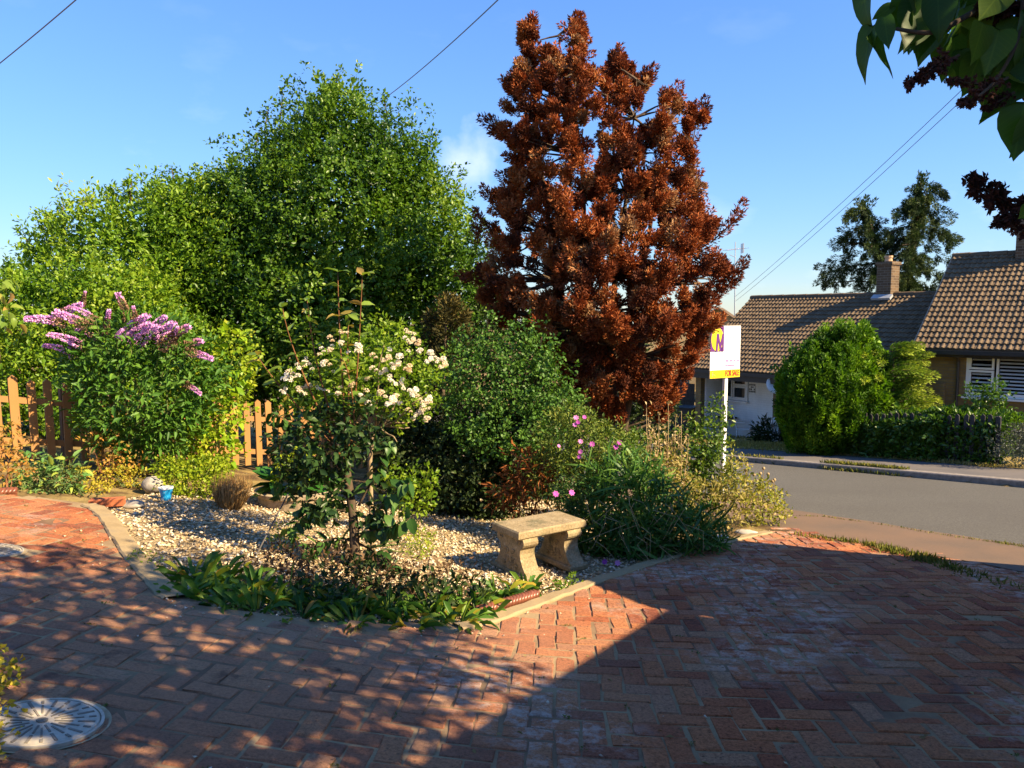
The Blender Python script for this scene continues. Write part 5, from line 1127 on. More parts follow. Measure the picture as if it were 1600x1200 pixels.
# ------------------------------------------------------------------ strap-leaved edging plants
fp = [(292, 930), (318, 915), (345, 945), (372, 918), (398, 958), (432, 940), (470, 968), (515, 958), (555, 978), (600, 960), (640, 982), (680, 972), (715, 980), (745, 962), (775, 935), (800, 930), (825, 925)]
where = ['at the left tip of the border', 'second from the left tip of the border', 'third from the left, hanging over the paving', 'fourth from the left, beside the gravel', 'fifth from the left along the paving edge', 'sixth from the left, behind the paving edge', 'left of the rose trunk at the paving edge', 'in the shade just left of the shrub foot', 'below the shrub foot, spilling over the bricks', 'just right of the shrub foot', 'front middle of the border, overhanging the bricks', 'left of the bench, near the paving', 'beside the left end of the twisted edging tile', 'behind the twisted edging tile', 'between the twisted tile and the bench', 'just left of the bench foot', 'at the bench foot, rightmost of the row']
ordw = ['first', 'second', 'third', 'fourth', 'fifth', 'sixth', 'seventh', 'eighth', 'ninth']
for i_, q_ in enumerate([(298, 902), (345, 908), (400, 926), (448, 938), (495, 944), (548, 956), (610, 962), (668, 958), (722, 955)]): fp.append(q_); where.append(ordw[i_] + ' from the left in the back row of the border')
for (a, c), w in zip(fp, where):
    b0 = G(a, c); t = root('strap_leaf_plant', ('strap leaved plant, ' if 'back row' in w else 'strap leaved plant with yellowing tips, ') + w, 'plant', b0, 0, 'strap leaved plants edging the border')
    for k in range(28):
        an_ = R.uniform(0, 6.28); rr_ = R.uniform(.02, .14); p = b0 + [math.cos(an_)*rr_, math.sin(an_)*rr_, .0]; d = np.array([math.cos(an_), math.sin(an_) - .3, R.uniform(.25, 1.2)])
        L_ = R.uniform(.11, .215); place('leaf', random.choice(lm_st), t, p, d, np.array([0, 0, 1.]) + R.normal(0, .12, 3), L_, R.uniform(.018, .030))
br = root('withered_astilbe', 'mass of withered brown foliage behind the strap leaved plants', 'plant', G(480, 925))
p, n = shell([(G(a, c) + [0, 0, .08], np.array([.22, .16, .14])) for a, c in ((440, 908), (490, 912), (530, 918), (590, 926), (650, 932), (700, 938))], 190, .3, 1.05); V, F, r = sprigs(p, n, 6, .10, .045, .018); mk('foliage', V, F, m_brownf, br, 'stuff', r)
bush('low_greens', 'low dull green leaves under the rose trunk', [(G(a, c) + [0, 0, .06], np.array([.2, .15, .10])) for a, c in ((560, 925), (610, 935), (660, 950), (720, 955), (500, 950))], m_dkfol, 200, 5, .1, .055, .028, G(600, 950))
bush('gravel_weeds', 'sprigs of pale green weed in the gravel', [(G(a, c) + [0, 0, .05], np.array([.09, .09, .07])) for a, c in ((450, 845), (445, 858), (655, 850), (648, 870), (660, 862))], m_lime, 380, 5, .07, .03, .014, G(560, 860))
bush('edge_weed', 'green weed sprouting from the edging strip', [(G(a, c) + [0, 0, .03], np.array([.08, .06, .05])) for a, c in ((216, 882), (224, 885))], m_roseleaf, 500, 5, .05, .025, .012, G(220, 884))
bush('gravel_edge_weed', 'small green weed by the edging in front of the bench', [(G(a, c) + [0, 0, .03], np.array([.06, .05, .05])) for a, c in ((894, 917), (880, 925))], m_roseleaf, 500, 5, .05, .03, .018, G(888, 922))

# ------------------------------------------------------------------ bench
bz = -.60 - .30
A_, B_ = P(766, 813, 6.55), P(814, 838, 6.2)
m_bench, nt, b = newmat('bench_stone'); n1 = noise(nt, 9, 6, .65); n2 = noise(nt, 60, 5, .7)
c = mix(nt, 1., mix(nt, maprange(nt, noise(nt, 5, 5, .7), .5, .64, 0, .75), ramp(nt, [(.15, .105, .05), (.32, .24, .13), (.43, .35, .22)], n1), (.115, .105, .05)), ramp(nt, [(.55, .55, .52), (1.15, 1.15, 1.15)], n2, [.3, .65]), 'MULTIPLY'); nt.links.new(mix(nt, maprange(nt, noise(nt, 22, 4), .62, .72, 0, .5), c, (.50, .46, .36)), b.inputs['Base Color']); b.inputs['Roughness'].default_value = .9; bump(nt, b, math2(nt, 'ADD', n1, n2), .5, .008)
gB = G(800, 890); zt_ = gB[2] + .415
def onz(px, py, z): d = ray(px, py); t = (z - CAMZ)/d[2]; return O + d*t
A_, B_ = onz(766, 813, zt_), onz(814, 836, zt_)
wdir = nz((B_ - A_)*[1, 1, 0]); bdir = np.array([-wdir[1], wdir[0], 0]); bdir = nz(bdir*.9 + np.array([.54, .69, 0])*.25); wdir = np.array([bdir[1], -bdir[0], 0])
bw = .40; mid = (A_ + B_)/2; mid[2] = 0
bn = root('stone_bench', 'weathered carved stone garden bench on the gravel', 'bench', (mid[0], mid[1], zt_ - .415), math.atan2(bdir[1], bdir[0]))
LB = .72
q = MB().box((LB/2, 0, .38), (LB, bw, .07), None, .012); sb = q.mk('seat', m_bench, bn, local=True)
half = [(.25, 0), (.25, .045), (.24, .055), (.215, .07), (.18, .115), (.155, .165), (.145, .205), (.15, .24), (.165, .262), (.185, .272), (.20, .292), (.202, .317), (.19, .338), (.185, .346)]
prof = [(-a, z) for a, z in half] + [(a, z) for a, z in half[::-1]]
def spiral(c, r0, turns, sgn, ph, n=16):
    return [(c[0] + sgn*r0*(1 - .82*t)*math.cos(ph + turns*6.28*t), c[1] + r0*(1 - .82*t)*math.sin(ph + turns*6.28*t)) for t in np.linspace(0, 1, n)]
for x0 in (.05, LB - .20):
    q = MB().prism(prof[::-1], lambda a, z, t: (t, a, z), x0, x0 + .15); lg = q.mk('leg', m_bench, bn, local=True)
    MB().box((x0 + .075, 0, .02), (.20, .53, .05), None, .01).mk('plinth', m_bench, bn, local=True)
    q = MB()
    for s_ in (-1, 1):
        for cc_, r0, tn, ph in (((.045*s_, .20), .030, 1.3, .5), ((.055*s_, .135), .036, 1.4, 2.5), ((.09*s_, .085), .022, 1.2, .5), ((.13*s_, .318), .026, 1.4, 3.6), ((.02*s_, .09), .018, 1.1, 2.)):
            for xx in (x0 - .001, x0 + .151): q.tube([(xx, a, z) for a, z in spiral(cc_, r0, tn, s_, ph)], np.linspace(.009, .004, 16), 5)
    mk('scroll', q.v, q.f, m_bench, lg, local=True, smooth=True)
def rock(name, label, c, size, mat, seed=1, rz=0.):
    r = np.random.default_rng(seed); me = MB().lathe((0, 0, 0), [(.15, -.9), (.7, -.7), (.98, -.2), (1, .15), (.8, .6), (.45, .9), (.1, 1.)], 14); V = np.array(me.v); V += r.normal(0, .05, V.shape); V = V*(np.array(size)/2); V = V @ rotz(rz).T
    o = mk(name, V + np.array(c), me.f, mat, None, smooth=True); return tag(o, label, 'stone')
m_rock = plain('grey_stone', (.30, .27, .23), .9, .35, 14, bmp=.6); m_ston2 = plain('brown_stone', (.24, .18, .09), .9, .4, 14, bmp=.6)
rock('boulder', 'rounded brown stone lying under the bench', G(862, 876) + [0, 0, .07], (.24, .17, .15), m_ston2, 2, .4)
rock('boulder', 'grey rounded stone behind the small blue pot', G(240, 768) + [0, 0, .07], (.25, .2, .19), m_rock, 3)
rock('boulder', 'flat grey stone set in the gravel beside the terracotta brick', G(204, 792) + [0, 0, .02], (.26, .2, .08), m_rock, 4)
rock('boulder', 'whitish stone at the corner of the planting by the drive', G(1168, 838) + [0, 0, .03], (.3, .16, .08), plain('pale_stone', (.5, .45, .36), .9, .2, 12), 5, -.5)
rock('boulder', 'pale stone in the gravel under the dark evergreen', G(712, 797) + [0, 0, .02], (.12, .09, .08), plain('white_stone', (.55, .5, .42), .9, .2, 12), 6)
rock('boulder', 'grey stone half hidden below the strappy mound', G(1060, 858) + [0, 0, .03], (.24, .16, .13), m_rock, 7)
rock('boulder', 'small white stone at the right of the strappy mound', G(1125, 848) + [0, 0, .03], (.2, .15, .12), plain('bleached_stone', (.45, .42, .36), .9, .25, 12), 8)

# small blue pot, terracotta brick, rope edging
pc = G(260, 781); m_blue_p, nt, b = newmat('blue_glaze'); s_ = nd(nt, 'ShaderNodeTexCoord'); n1 = noise(nt, 34, 3)
nt.links.new(ramp(nt, [(.01, .20, .50), (.02, .34, .68), (.35, .6, .8)], n1, [.35, .6, .72]), b.inputs['Base Color']); b.inputs['Roughness'].default_value = .25
pt = root('blue_pot', 'small bright blue plant pot on the gravel', 'pot', pc)
MB().lathe(pc, [(.045, 0), (.058, .07), (.066, .115), (.072, .118), (.072, .132), (.062, .132), (.056, .10)], 24).mk('body', m_blue_p, pt, smooth=False)
MB().lathe(pc, [(.067, .117), (.0725, .1185), (.0735, .133), (.062, .134), (.06, .12)], 24, False, False).mk('rim', plain('pot_rim', (.55, .62, .68), .4, .2, 30), pt)
n = 60; p = pc + np.stack([R.normal(0, .02, n), R.normal(0, .02, n), np.full(n, .12)], -1); V, F, r = cloud(p, nz(sph(n) + [0, 0, .8]), .03, .02, T2, R.random(n)); mk('sprout', V, F, plain('pale_sprout', (.6, .58, .5), .8), pt, 'stuff', r)
tb = G(168, 793); q = MB().box(tb + [0, 0, .05], (.29, .10, .075), rotz(.25), .006); o = q.mk('terracotta_brick', plain('terracotta', (.42, .13, .055), .85, .18, 16, bmp=.2)); tag(o, 'loose terracotta brick on the edge of the sunny paving', 'brick')
m_rope = plain('glazed_clay', (.16, .055, .03), .35, .35, 20)
def rope(name, label, a, b_, r=.035):
    t = root(name, label, 'edging tile', (a + b_)/2); n = 90; L_ = np.linalg.norm(b_ - a); x = nz(b_ - a); u = nz(np.array([0, 0, 1.]) - x*x[2]); s_ = np.cross(x, u); q = MB()
    for k in range(3):
        ts = np.linspace(0, 1, n); ph = ts*L_/.11*6.28 + k*2.094; q.tube([a + x*L_*t_ + (u*math.sin(p_) + s_*math.cos(p_))*r*.5 for t_, p_ in zip(ts, ph)], r*.62, 7)
    q.mk('rope_top', m_rope, t, smooth=True); MB().box((a+b_)/2 + [0, 0, -.055], (L_, .045, .1), basis(x, s_, u)).mk('base', m_rope, t)
rope('rope_edging', 'twisted brown edging tile at the paving edge left of the bench', G(748, 968) + [0, 0, .06], G(838, 940) + [0, 0, .06])
rope('rope_edging', 'twisted brown edging tile at the far left of the sunny paving', G(-30, 779) + [0, 0, .05], G(24, 775) + [0, 0, .05])
# manholes
m_mh = plain('manhole_metal', (.42, .37, .29), .8, .35, 9, bmp=.2, spec=.2); m_mhd = plain('manhole_groove', (.20, .175, .14), .8, .3); m_coll = plain('manhole_collar', (.36, .28, .17), .9, .3, 20)
def manhole(label, c, r):
    c = np.array([*c, float(tz(*c)) + .034]); gx_ = (tz(c[0]+.1, c[1]) - tz(c[0]-.1, c[1]))/.2; gy_ = (tz(c[0], c[1]+.1) - tz(c[0], c[1]-.1))/.2; nn = nz([-gx_, -gy_, 1]); x = nz(np.array([1, 0, gx_])); y = np.cross(nn, x); M = basis(x, y, nn)
    t = root('manhole_cover', label, 'manhole cover', c)
    def add(nm, mb, mat): V = np.array(mb.v) @ M.T + c; mk(nm, V, mb.f, mat, t)
    add('cover', MB().lathe((0, 0, 0), [(r*.93, -.03), (r*.93, .004), (r*.91, .008), (.01, .009)], 48, False, False), m_mh)
    add('frame', MB().lathe((0, 0, 0), [(r*.945, -.03), (r*.945, .008), (r*1.0, .008), (r*1.0, -.03)], 48, False, False), m_mh)
    add('collar', MB().lathe((0, 0, 0), [(r*1.0, -.006), (r*1.12, .000)], 40, False, False), m_coll)
    q = MB(); q.lathe((0, 0, .0), [(.02, .008), (.02, .014), (.001, .015)], 12, False, False)
    for k in range(24):
        a = k*math.pi/12
        for (r0, r1, w) in ((.2, .5, .007), (.58, .86, .010)) if k % 2 else ((.3, .66, .007), (.74, .86, .010)):
            q.box((math.cos(a)*r*(r0+r1)/2, math.sin(a)*r*(r0+r1)/2, .0095), (r*(r1-r0), w, .004), rotz(a))
    add('rib', q, m_mhd)
manhole('larger round manhole cover with radiating ribs nearest the camera', MH[0], MHR[0]); manhole('smaller round manhole cover at the left edge of the sunny paving', MH[1], MHR[1])

# ------------------------------------------------------------------ sale board
sp_ = P(1136, 600, 11.7); sgz = float(tz(sp_[0], sp_[1])); ya = rad(33)
sg_ = house_root('sale_board', 'white and yellow estate agent board on a tall white post', 'sign', (sp_[0], sp_[1], sgz), ya)
zt_b = P(1132, 509, 11.7)[2] - sgz; zb_b = P(1132, 590, 11.7)[2] - sgz; Hb = zt_b - zb_b
m_sw = plain('sign_white', (.80, .80, .80), .4, .02); m_sy = plain('sign_yellow', (.80, .55, .01), .4, .03); m_spur = plain('sign_purple', (.11, .025, .17), .4, .05); m_sky_y = plain('logo_yellow', (.85, .68, .02), .4, .03); m_sred = plain('sign_red', (.35, .05, .02), .5, .05); m_sgrey = plain('sign_grey', (.45, .45, .48), .5, .05); m_slil = plain('sign_lilac', (.33, .16, .42), .5, .05)
WB = .66; xl = -.39
MB().box((0, .04, (zb_b + .1)/2 - .1), (.062, .05, zb_b + .5)).mk('post', m_sw, sg_, local=True)
MB().box((xl + WB/2, 0, (zt_b+zb_b)/2), (WB, .012, Hb)).mk('panel', m_sw, sg_, local=True)
def flat(nm, x0, x1, z0, z1, mat, y=-.0085, t=.003): return MB().box((xl + WB*(x0+x1)/2, y, zb_b + Hb*(z0+z1)/2), (WB*(x1-x0), t, Hb*(z1-z0))).mk(nm, mat, sg_, local=True)
flat('yellow_band', .004, .996, .003, .155, m_sy); flat('logo_square', .004, .43, .51, .996, m_spur)
disc = [(xl + WB*(.215 + .195*math.cos(a)), zb_b + Hb*(.745 + .225*math.sin(a))) for a in np.linspace(0, 6.28, 40)[:-1]]
MB().prism(disc, lambda a, z, t: (a, t, z), -.0135, -.0105).mk('logo_disc', m_sky_y, sg_, local=True)
def text(nm, s, x, z, size, mat, sxx=1., bold=0.):
    cu = bpy.data.curves.new(nm, 'FONT'); cu.body = s; cu.size = size; cu.extrude = .0008; cu.offset = bold; cu.materials.append(mat); o_ = bpy.data.objects.new(nm, cu); COL.objects.link(o_); bpy.context.view_layer.update(); me_ = bpy.data.meshes.new_from_object(o_.evaluated_get(bpy.context.evaluated_depsgraph_get())); bpy.data.objects.remove(o_)
    o = bpy.data.objects.new(nm, me_); COL.objects.link(o); o.parent = sg_
    o.location = (xl + WB*x, -.0150, zb_b + Hb*z); o.rotation_euler = (rad(90), 0, 0); o.scale = (sxx, 1, 1); return o
text('lettering', 'FOR SALE', .50, .035, .125, m_sred, .58, .003)
xm0, xm1, zm0, zm1 = .16, .425, .515, .85
fx = lambda a: xl + WB*(xm0 + (xm1-xm0)*a); fz = lambda c: zb_b + Hb*(zm0 + (zm1-zm0)*c)
Mp = [(.0, 0), (.10, 1), (.36, 1), (.56, .45), (.78, 1), (1, 1), (1, 0), (.80, 0), (.80, .55), (.62, .02), (.5, .02), (.30, .62), (.24, 0)]
MB().prism([(fx(a), fz(c)) for a, c in Mp], lambda a, z, t: (a, t, z), -.0185, -.0155).mk('logo_letter', m_spur, sg_, local=True)
rr_ = random.Random(5)
def bars(nm, x0, x1, z, h, mat, n):
    q = MB(); w = (x1-x0)/n
    for i in range(n):
        if rr_.random() < .12: continue
        hh = h*rr_.uniform(.6, 1); q.box((xl + WB*(x0 + (i+.5)*w), -.0085, zb_b + Hb*(z + hh/2)), (WB*w*.62, .003, Hb*hh))
    mk(nm, q.v, q.f, mat, sg_, local=True)
bars('print_line', .50, .97, .305, .05, m_slil, 12); bars('print_line', .50, .97, .225, .028, m_slil, 17); bars('print_line', .14, .36, .345, .022, m_sgrey, 9); bars('print_line', .14, .22, .30, .018, m_sgrey, 4)
bars('print_line', .56, .80, .76, .04, m_sgrey, 6); bars('print_line', .56, .86, .90, .018, m_sgrey, 8); bars('print_line', .20, .38, .05, .022, m_sred, 8); flat('emblem', .07, .13, .04, .12, m_sgrey); flat('emblem', .14, .18, .04, .12, m_sw)

# ------------------------------------------------------------------ small things by the porch and on the roofs
def on_left(px, py, y): x, z = plane_px(hl, px, py, y); c, s = math.cos(rzl), math.sin(rzl); return np.array([hl.location.x + c*x - s*y, hl.location.y + s*x + c*y, hl.location.z + z])
m_chair = plain('white_resin', (.75, .75, .75), .45, .04)
cl = on_left(1161, 688, .75); cl[2] = hl.location.z + .04; chr_ = house_root('garden_chair', 'white plastic garden chair inside the porch', 'chair', cl, rzl + 2.2)
MB().box((0, 0, .42), (.46, .44, .03), None, .01).mk('seat', m_chair, chr_, local=True)
for i in range(5): MB().box((-.16 + .08*i, .22 + .06, .68), (.05, .02, .5), np.array([[1, 0, 0], [0, .97, .22], [0, -.22, .97]])).mk('back_slat', m_chair, chr_, local=True)
MB().box((0, .335, .94), (.46, .03, .07)).mk('top_rail', m_chair, chr_, local=True)
for a, c in ((-1, -1), (1, -1), (1, 1), (-1, 1)): MB().tube([(a*.24, c*.23, 0), (a*.2, c*.19, .42)], [.022, .02], 6).mk('leg', m_chair, chr_, local=True)
for a in (-1, 1): MB().tube([(a*.24, -.2, .42), (a*.25, -.2, .63), (a*.25, .28, .66)], [.018, .018, .018], 6).mk('armrest', m_chair, chr_, local=True)
tl = on_left(1135, 688, .8); tl[2] = hl.location.z + .04; tbl = house_root('porch_table', 'small round table with a dark top beside the white chair', 'table', tl, 0)
MB().lathe((0, 0, .70), [(.33, 0), (.34, .012), (.33, .025)], 24).mk('table_top', m_dark, tbl, local=True); MB().tube([(0, 0, 0), (0, 0, .7)], .03, 8).mk('pedestal', m_chair, tbl, local=True)
for k in range(3): a = k*2.094; MB().tube([(0, 0, .06), (math.cos(a)*.25, math.sin(a)*.25, 0)], .018, 6).mk('foot', m_chair, tbl, local=True)
dc = on_left(1213, 600, -.25); ds = root('satellite_dish', 'round white satellite dish on the brick pier right of the porch', 'satellite dish', dc)
nv = nz([-.35, -.9, .25]); xv = nz(np.cross([0, 0, 1], nv)); yv = np.cross(nv, xv); q = MB().lathe((0, 0, 0), [(.02, -.06), (.18, -.04), (.29, 0), (.29, .012), (.18, -.028), (.02, -.05)], 24, False, False); mk('reflector', np.array(q.v) @ basis(xv, yv, nv).T + dc, q.f, m_upvc, ds, smooth=True)
MB().tube([dc - nv*.06 - yv*.2, dc + nv*.28 - yv*.1], .012, 6).mk('arm', m_dark, ds); MB().box(dc + nv*.3 - yv*.1, (.06, .06, .1)).mk('receiver', m_upvc, ds); MB().tube([dc - nv*.06, dc - nv*.28], .02, 6).mk('bracket', m_dark, ds)
mp = on_left(1214, 655, -.15); mp[2] = hl.location.z; o = MB().box(mp + [0, 0, .55], (.2, .12, 1.1), rotz(rzl), .015).mk('meter_post', m_upvc); tag(o, 'white meter box half hidden behind the round conifer', 'meter box')
bp_ = on_left(1074, 650, .4); bp_[2] = float(tz(bp_[0], bp_[1])); wb_ = house_root('wheelie_bin', 'dark wheeled bin in the shade left of the porch', 'bin', bp_, rzl + .3); m_bin = plain('bin_plastic', (.03, .032, .035), .5, .2)
q = MB(); V = [(-.24, -.27, .08), (.24, -.27, .08), (.24, .27, .08), (-.24, .27, .08), (-.29, -.34, 1.0), (.29, -.34, 1.0), (.29, .34, 1.0), (-.29, .34, 1.0)]; q.add(V, [(3, 2, 1, 0), (4, 5, 6, 7), (0, 1, 5, 4), (1, 2, 6, 5), (2, 3, 7, 6), (3, 0, 4, 7)]); q.mk('body', m_bin, wb_, local=True)
MB().box((0, -.02, 1.03), (.62, .76, .06), None, .02).mk('lid', m_bin, wb_, local=True); MB().tube([(-.25, .38, .98), (.25, .38, .98)], .02, 6).mk('handle', m_bin, wb_, local=True)
for a in (-1, 1): q = MB().lathe((0, 0, 0), [(.10, -.025), (.10, .025)], 14); V = np.array(q.v) @ np.array([[0, 0, 1], [0, 1, 0], [1, 0, 0]]).T + [a*.27, .3, .1]; mk('wheel', V, q.f, m_black, wb_, local=True)
bf0 = on_left(1086, 650, 1.2); cxv = np.array([math.cos(rzl), math.sin(rzl), 0]); bf = root('board_fence', 'dark close boarded fence left of the porch', 'fence', on_ground(*bf0[:2]))
bm = mesh('board', *(lambda q: (q.v, q.f))(MB().box((0, 0, .9), (.14, .02, 1.8), None, .003)), m_dark)
for i in range(24): place('board', bm, bf, on_ground(*(bf0 - cxv*(.12 + .15*i))[:2], 0), cxv, np.array([0, 0, 1.]), 1.)
MB().box(on_ground(*(bf0 - cxv*1.8)[:2], 1.2) + [0, 0, 0], (3.6, .05, .08), rotz(rzl)).mk('rail', m_dark, bf)
aeb = P(1149, 470, 28.5); ae = root('tv_aerial', 'rooftop television aerial above the left end of the bungalow', 'aerial', aeb); m_al = plain('aluminium', (.5, .5, .52), .4, .1, metal=.6)
atp = P(1149, 378, 28.5); MB().tube([aeb - [0, 0, 1.2], atp], [.022, .018], 6).mk('mast', m_al, ae); a0, a1 = P(1136, 391, 28.2), P(1160, 388, 29.4); MB().tube([a0, a1], .014, 5).mk('boom', m_al, ae)
pv = nz(np.cross(a1 - a0, [0, 0, 1]))
for k in range(9): c = a0 + (a1-a0)*(k/8); MB().tube([c - pv*(.16 + .012*k), c + pv*(.16 + .012*k)], .007, 4).mk('element', m_al, ae)
q = MB(); q.box(a1, (.03, .34, .36)); q.mk('reflector', m_al, ae); MB().tube([P(1149, 402, 28.5), P(1140, 398, 28.3)], .012, 4).mk('bracket', m_al, ae)
m_wire = plain('wire_black', (.16, .18, .22), .6, .1)
def cable(label, a, b_, r, sag=.1):
    t_ = np.linspace(0, 1, 24)[:, None]; pts = a + (b_-a)*t_; pts[:, 2] -= (4*sag*t_*(1-t_))[:, 0]; o = MB().tube(pts, r, 6).mk('overhead_cable', m_wire); tag(o, label, 'cable', 'overhead cables')
cable('short cable crossing the top left corner of the sky', P(-160, 215, 14), P(260, -125, 7.), .007)
cable('thick cable running up from behind the largest evergreen', P(585, 165, 19), P(860, -80, 9.), .0085)
cable('upper of the twin cables running down to the bungalow', P(1148, 464, 29), P(1560, 86, 11), .0055); cable('lower of the twin cables running down to the bungalow', P(1150, 470, 29), P(1568, 96, 11), .0055)
bush('front_garden_shrub', 'leafy shrub below the white blinds window behind the hedge', [blob(*a, 16.6) for a in ((1548, 648, 18, 16), (1530, 616, 16, 7), (1560, 612, 14, 7), (1545, 625, 8, 16))], m_hedge, 90, 7, .2, .09, .05, on_ground(*P(1548, 660, 16.6)[:2]), cat='shrub')
bush('lavender_bush', 'grey green bush at the right edge beyond the road', [blob(*a, 15.) for a in ((1590, 700, 30, 26), (1620, 690, 30, 30))], leafmat('lavender_leaf', [(.05, .06, .045), (.10, .12, .09), (.17, .17, .2)], .2, .6), 110, 7, .2, .08, .02, on_ground(*P(1595, 715, 15)[:2]), cat='shrub')
bush('porch_yucca', 'dark spiky plant at the right foot of the porch', [(on_left(1203, 690, -.3) + [0, 0, .15], np.array([.35, .35, .3]))], m_dkfol, 90, 7, .25, .22, .03, on_left(1203, 698, -.3))
grass('hedge_foot_grass', 'dry grass and fallen leaves along the foot of the grey picket fence', np.vstack([along([(1235, 706), (1262, 707), (1400, 717), (1560, 731)], 1600, .07)]), .10, .03, m_dg)

# ------------------------------------------------------------------ lilac overhead (trunk and most of the crown outside the frame)
lb_ = on_ground(1.75, 1.15); li = root('lilac_tree', 'overhanging lilac with broad leaves and dark withered flower heads', 'tree', lb_)
def lil(pts, r0, r1): return MB().tube(smooth_line(pts, 5), np.linspace(r0, r1, (len(pts)-1)*5+1), 7).mk('branch', m_bark, li, smooth=True)
MB().tube([lb_, (1.8, 1.2, .9), (1.75, 1.3, 1.9), (1.7, 1.4, 2.7)], [.07, .06, .05, .035], 9).mk('trunk', m_bark, li, smooth=True)
Yt_ = 1.75; hang = [P(1600, -20, Yt_), P(1520, 20, Yt_), P(1460, 50, Yt_ - .03), P(1400, 45, Yt_), P(1350, 20, Yt_ + .03)]
lil([(1.75, 1.3, 2.3), (1.45, 1.6, 2.5), hang[0], hang[1], hang[2], hang[3]], .011, .004); lil([hang[0], P(1590, 60, 1.7), P(1560, 120, 1.68), P(1530, 150, 1.66)], .005, .003); lil([(1.75, 1.3, 2.2), (1.5, 1.7, 2.2), P(1640, 150, 1.9), P(1595, 150, 1.85)], .007, .003); lil([(1.75, 1.3, 2.0), (1.6, 1.75, 1.9), P(1660, 350, 1.9), P(1595, 335, 1.9)], .006, .003)
def pleaf(x0, y0, x1, y1, Y, wr, tilt):
    a, c = P(x0, y0, Y), P(x1, y1, Y + R.normal(0, .02)); d = c - a; L_ = np.linalg.norm(d); place('leaf', random.choice(lm_l[:3]), li, a, d, np.array(tilt), L_, L_*wr)
for (x0, y0, x1, y1, wr, tl_) in ((1350, -15, 1346, 52, .45, (-.9, -.5, 0)), (1362, 45, 1334, 122, .42, (-.8, -.6, .1)), (1360, 58, 1400, 120, .55, (.2, -.8, .5)), (1382, 28, 1388, 76, .55, (-.6, -.7, .2)), (1395, 10, 1362, 30, .7, (0, -.8, .6)), (1420, -10, 1400, 48, .8, (.1, -.7, .7)), (1440, 5, 1415, 80, .75, (.2, -.6, .7)), (1450, 40, 1400, 75, .7, (0, -.7, .7)), (1455, 45, 1435, 95, .7, (.3, -.6, .6)), (1500, -10, 1495, 78, .42, (.9, -.5, .1)), (1465, -5, 1470, 60, .7, (-.3, -.7, .6)), (1490, 60, 1500, 112, .8, (.1, -.8, .5)), (1500, 80, 1505, 118, .75, (-.2, -.8, .5)), (1535, 40, 1520, 100, .7, (.3, -.8, .4)), (1530, 90, 1505, 150, .75, (.1, -.8, .4)), (1560, 50, 1545, 110, .7, (-.1, -.8, .5)), (1560, 95, 1530, 165, .7, (.4, -.8, .3)), (1575, 110, 1545, 190, .6, (.2, -.9, .3)), (1590, 80, 1570, 130, .75, (0, -.7, .7)), (1600, 60, 1600, 120, .8, (0, -.8, .5)), (1600, 165, 1585, 250, .8, (-.3, -.9, .2)), (1612, 180, 1602, 250, .8, (.3, -.9, .2)), (1610, 110, 1578, 160, .7, (.2, -.8, .5)), (1540, 45, 1580, 88, .6, (.2, -.5, .8)), (1520, 10, 1540, 60, .8, (-.4, -.7, .5)), (1620, 325, 1592, 340, .8, (.1, -.7, .7)), (1480, 10, 1440, 40, .7, (.2, -.7, .7)), (1555, 150, 1540, 190, .6, (.5, -.7, .3)), (1590, 30, 1560, 75, .8, (0, -.6, .8)), (1430, 20, 1425, 85, .7, (.6, -.7, .2)), (1600, 20, 1620, 90, .8, (.2, -.7, .6)), (1570, -20, 1530, 30, .8, (.1, -.7, .7)), (1460, -25, 1440, 30, .8, (.0, -.7, .7)), (1520, -30, 1510, 25, .8, (.3, -.7, .6)), (1545, 120, 1510, 125, .6, (.1, -.6, .8)), (1600, 130, 1560, 110, .7, (.1, -.5, .8))):
    pleaf(x0, y0, x1, y1, Yt_ + R.normal(0, .05), wr*1.05, tl_)
for _ in range(46):
    x0, y0 = R.uniform(1430, 1640), R.uniform(-40, 105)
    if (x0 < 1480 and y0 > 50): continue
    an_ = R.uniform(.5, 2.6); l_ = R.uniform(50, 85); pleaf(x0, y0, x0 + l_*math.cos(an_)*.7, y0 + l_*math.sin(an_), Yt_ + R.uniform(.02, .35), .72, nz([R.normal(0, .4), -.7, .6]))
m_lf = leafmat('withered_floret', [(.035, .018, .016), (.07, .03, .025), (.11, .05, .035)], .1, .8, True, spec=.1)
def floret():
    parts = []
    for s in np.linspace(0, 1, 64):
        rr_ = .36*(1 - .7*s); q = R.normal(0, 1, 3); q[0] *= .3; q = nz(q); n = 14; parts.append(cloud(np.repeat((np.array([s, 0, 0]) + q*rr_*R.uniform(.15, 1))[None], n, 0), sph(n), .10, .06, T2, .5))
    V, F, r = join(parts); return mesh('seed_cluster', V, F, m_lf)
fl = [floret() for _ in range(3)]
for (x0, y0, x1, y1, Y) in ((1482, 96, 1415, 135, 1.7), (1520, 130, 1478, 125, 1.68), (1560, 130, 1500, 165, 1.68), (1575, 150, 1535, 172, 1.7), (1640, 10, 1525, 15, 1.75), (1620, 45, 1540, 40, 1.8), (1605, 30, 1570, 60, 1.75), (1610, 350, 1516, 276, 1.9), (1600, 362, 1560, 345, 1.9), (1605, 325, 1550, 352, 1.88)):
    a, c = P(x0, y0, Y), P(x1, y1, Y); d = c - a; L_ = np.linalg.norm(d); place('seed_cluster', random.choice(fl), li, a, d, np.array([0, -.5, 1.]), L_, L_*.85); MB().tube([a - d*.25, a, a + d*.9], [.0035, .0025, .0012], 5).mk('stalk', m_bark, li)
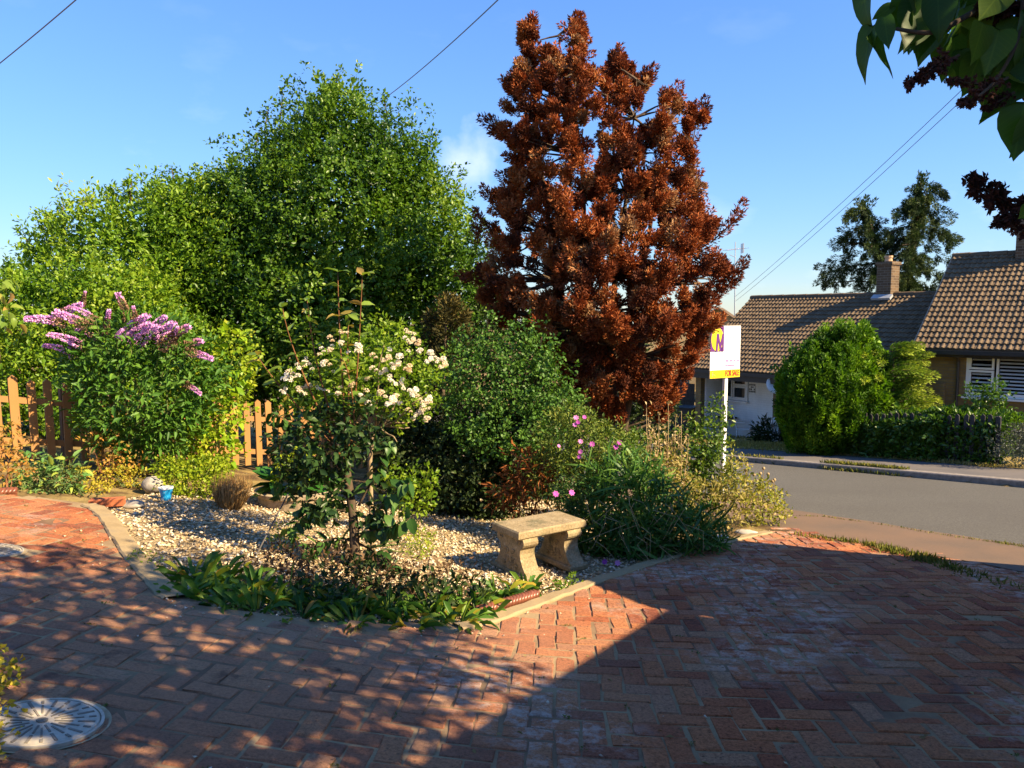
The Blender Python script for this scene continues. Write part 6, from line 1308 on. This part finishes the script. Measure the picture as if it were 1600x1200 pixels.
# crown above and outside the frame
cb2 = [((1.3, 1.7, 3.25), (.75, .7, .6)), ((2.2, 2.0, 3.3), (.75, .7, .7)), ((2.5, 2.75, 3.45), (.7, .6, .5)), ((.75, 1.4, 3.1), (.55, .5, .45)), ((1.9, 1.2, 3.0), (.7, .6, .6)), ((2.75, 1.6, 3.4), (.6, .6, .6)), ((1.6, 2.5, 3.5), (.6, .5, .5)), ((3.2, 2.6, 3.6), (.6, .6, .5)), ((3.95, 1.05, 3.5), (.6, .55, .5)), ((4.55, 1.6, 3.8), (.5, .5, .45)), ((4.3, .75, 3.6), (.5, .5, .45)), ((3.35, 1.5, 3.4), (.6, .5, .5)), ((3.0, .9, 3.2), (.6, .5, .5)), ((3.75, 2.05, 3.6), (.55, .5, .45))]
cb2 = [(np.array(a), np.array(b_)) for a, b_ in cb2]
p, n = shell(cb2, 27, .3, 1.05); V, F, r = sprigs(p, n, 7, .30, .10, .075, spread=.9)
mk('crown', V, F, leafmat('lilac_crown_leaf', [(.022, .058, .012), (.04, .09, .014), (.075, .12, .018)], .3, .4), li, 'stuff', r)
for c, r_ in cb2: MB().tube(bend((1.75, 1.35, 2.4), c, 6, .05), np.linspace(.03, .008, 6), 6).mk('branch', m_bark, li, smooth=True)
# litter: dead leaves and stray chips on the paving and gravel
n = 420; xy = np.stack([R.uniform(-5, 4, n), R.uniform(2.2, 9, n)], -1); xy = xy[inpoly(xy[:, 0], xy[:, 1], drive_poly) | (inpoly(xy[:, 0], xy[:, 1], gpoly) & (R.random(n) < .7))]
n = len(xy); p = np.stack([xy[:, 0], xy[:, 1], tz(xy[:, 0], xy[:, 1]) + .040], -1); V, F, r = cloud(p, sph(n)*[1, 1, .12], R.uniform(.015, .045, n), R.uniform(.008, .02, n), T2, R.random(n), None, .25)
tag(mk('fallen_leaves', V, F, leafmat('fallen_leaf', [(.10, .06, .03), (.24, .15, .06), (.36, .27, .11), (.14, .15, .04)], .1, .8, spec=.1), None, 'stuff', r), 'dry fallen leaves littering the bricks and gravel', 'leaves')
n = 420; xy = np.vstack([np.stack([R.uniform(-4, 4, n), R.uniform(2.2, 8.5, n)], -1)[:110], border[R.integers(30, len(border), 260)] + R.normal(0, .13, (260, 2))]); xy = xy[inpoly(xy[:, 0], xy[:, 1], drive_poly)]
V, F, r = stones(xy, R.uniform(.004, .011, len(xy)), .036); tag(mk('stray_chips', V, F, m_stone, None, 'stuff', r), 'stray pale gravel chips scattered on the bricks', 'gravel')
jj = B[R.integers(0, len(B), 150)]; xy = np.repeat(jj[:, :2] + R.choice([-.5, .5], (150, 2))*CELL*[1, 1], 9, 0) + R.normal(0, .012, (1350, 2)); n = len(xy); p = np.stack([xy[:, 0], xy[:, 1], tz(xy[:, 0], xy[:, 1]) + .03], -1)
V, F, r = cloud(p, nz(sph(n)*[1, 1, .3] + [0, 0, .6]), R.uniform(.008, .022, n), .008, T2, R.random(n)); tag(mk('joint_moss', V, F, leafmat('joint_moss', [(.05, .06, .015), (.12, .14, .03), (.2, .2, .06)], .2, .8), None, 'stuff', r), 'moss and seedlings in the brick joints', 'moss')
print('objects', len(bpy.data.objects), 'tris', sum(sum(len(p.vertices) - 2 for p in m.polygons) for m in bpy.data.meshes if len(m.polygons) < 5000), 'leaves', nl)
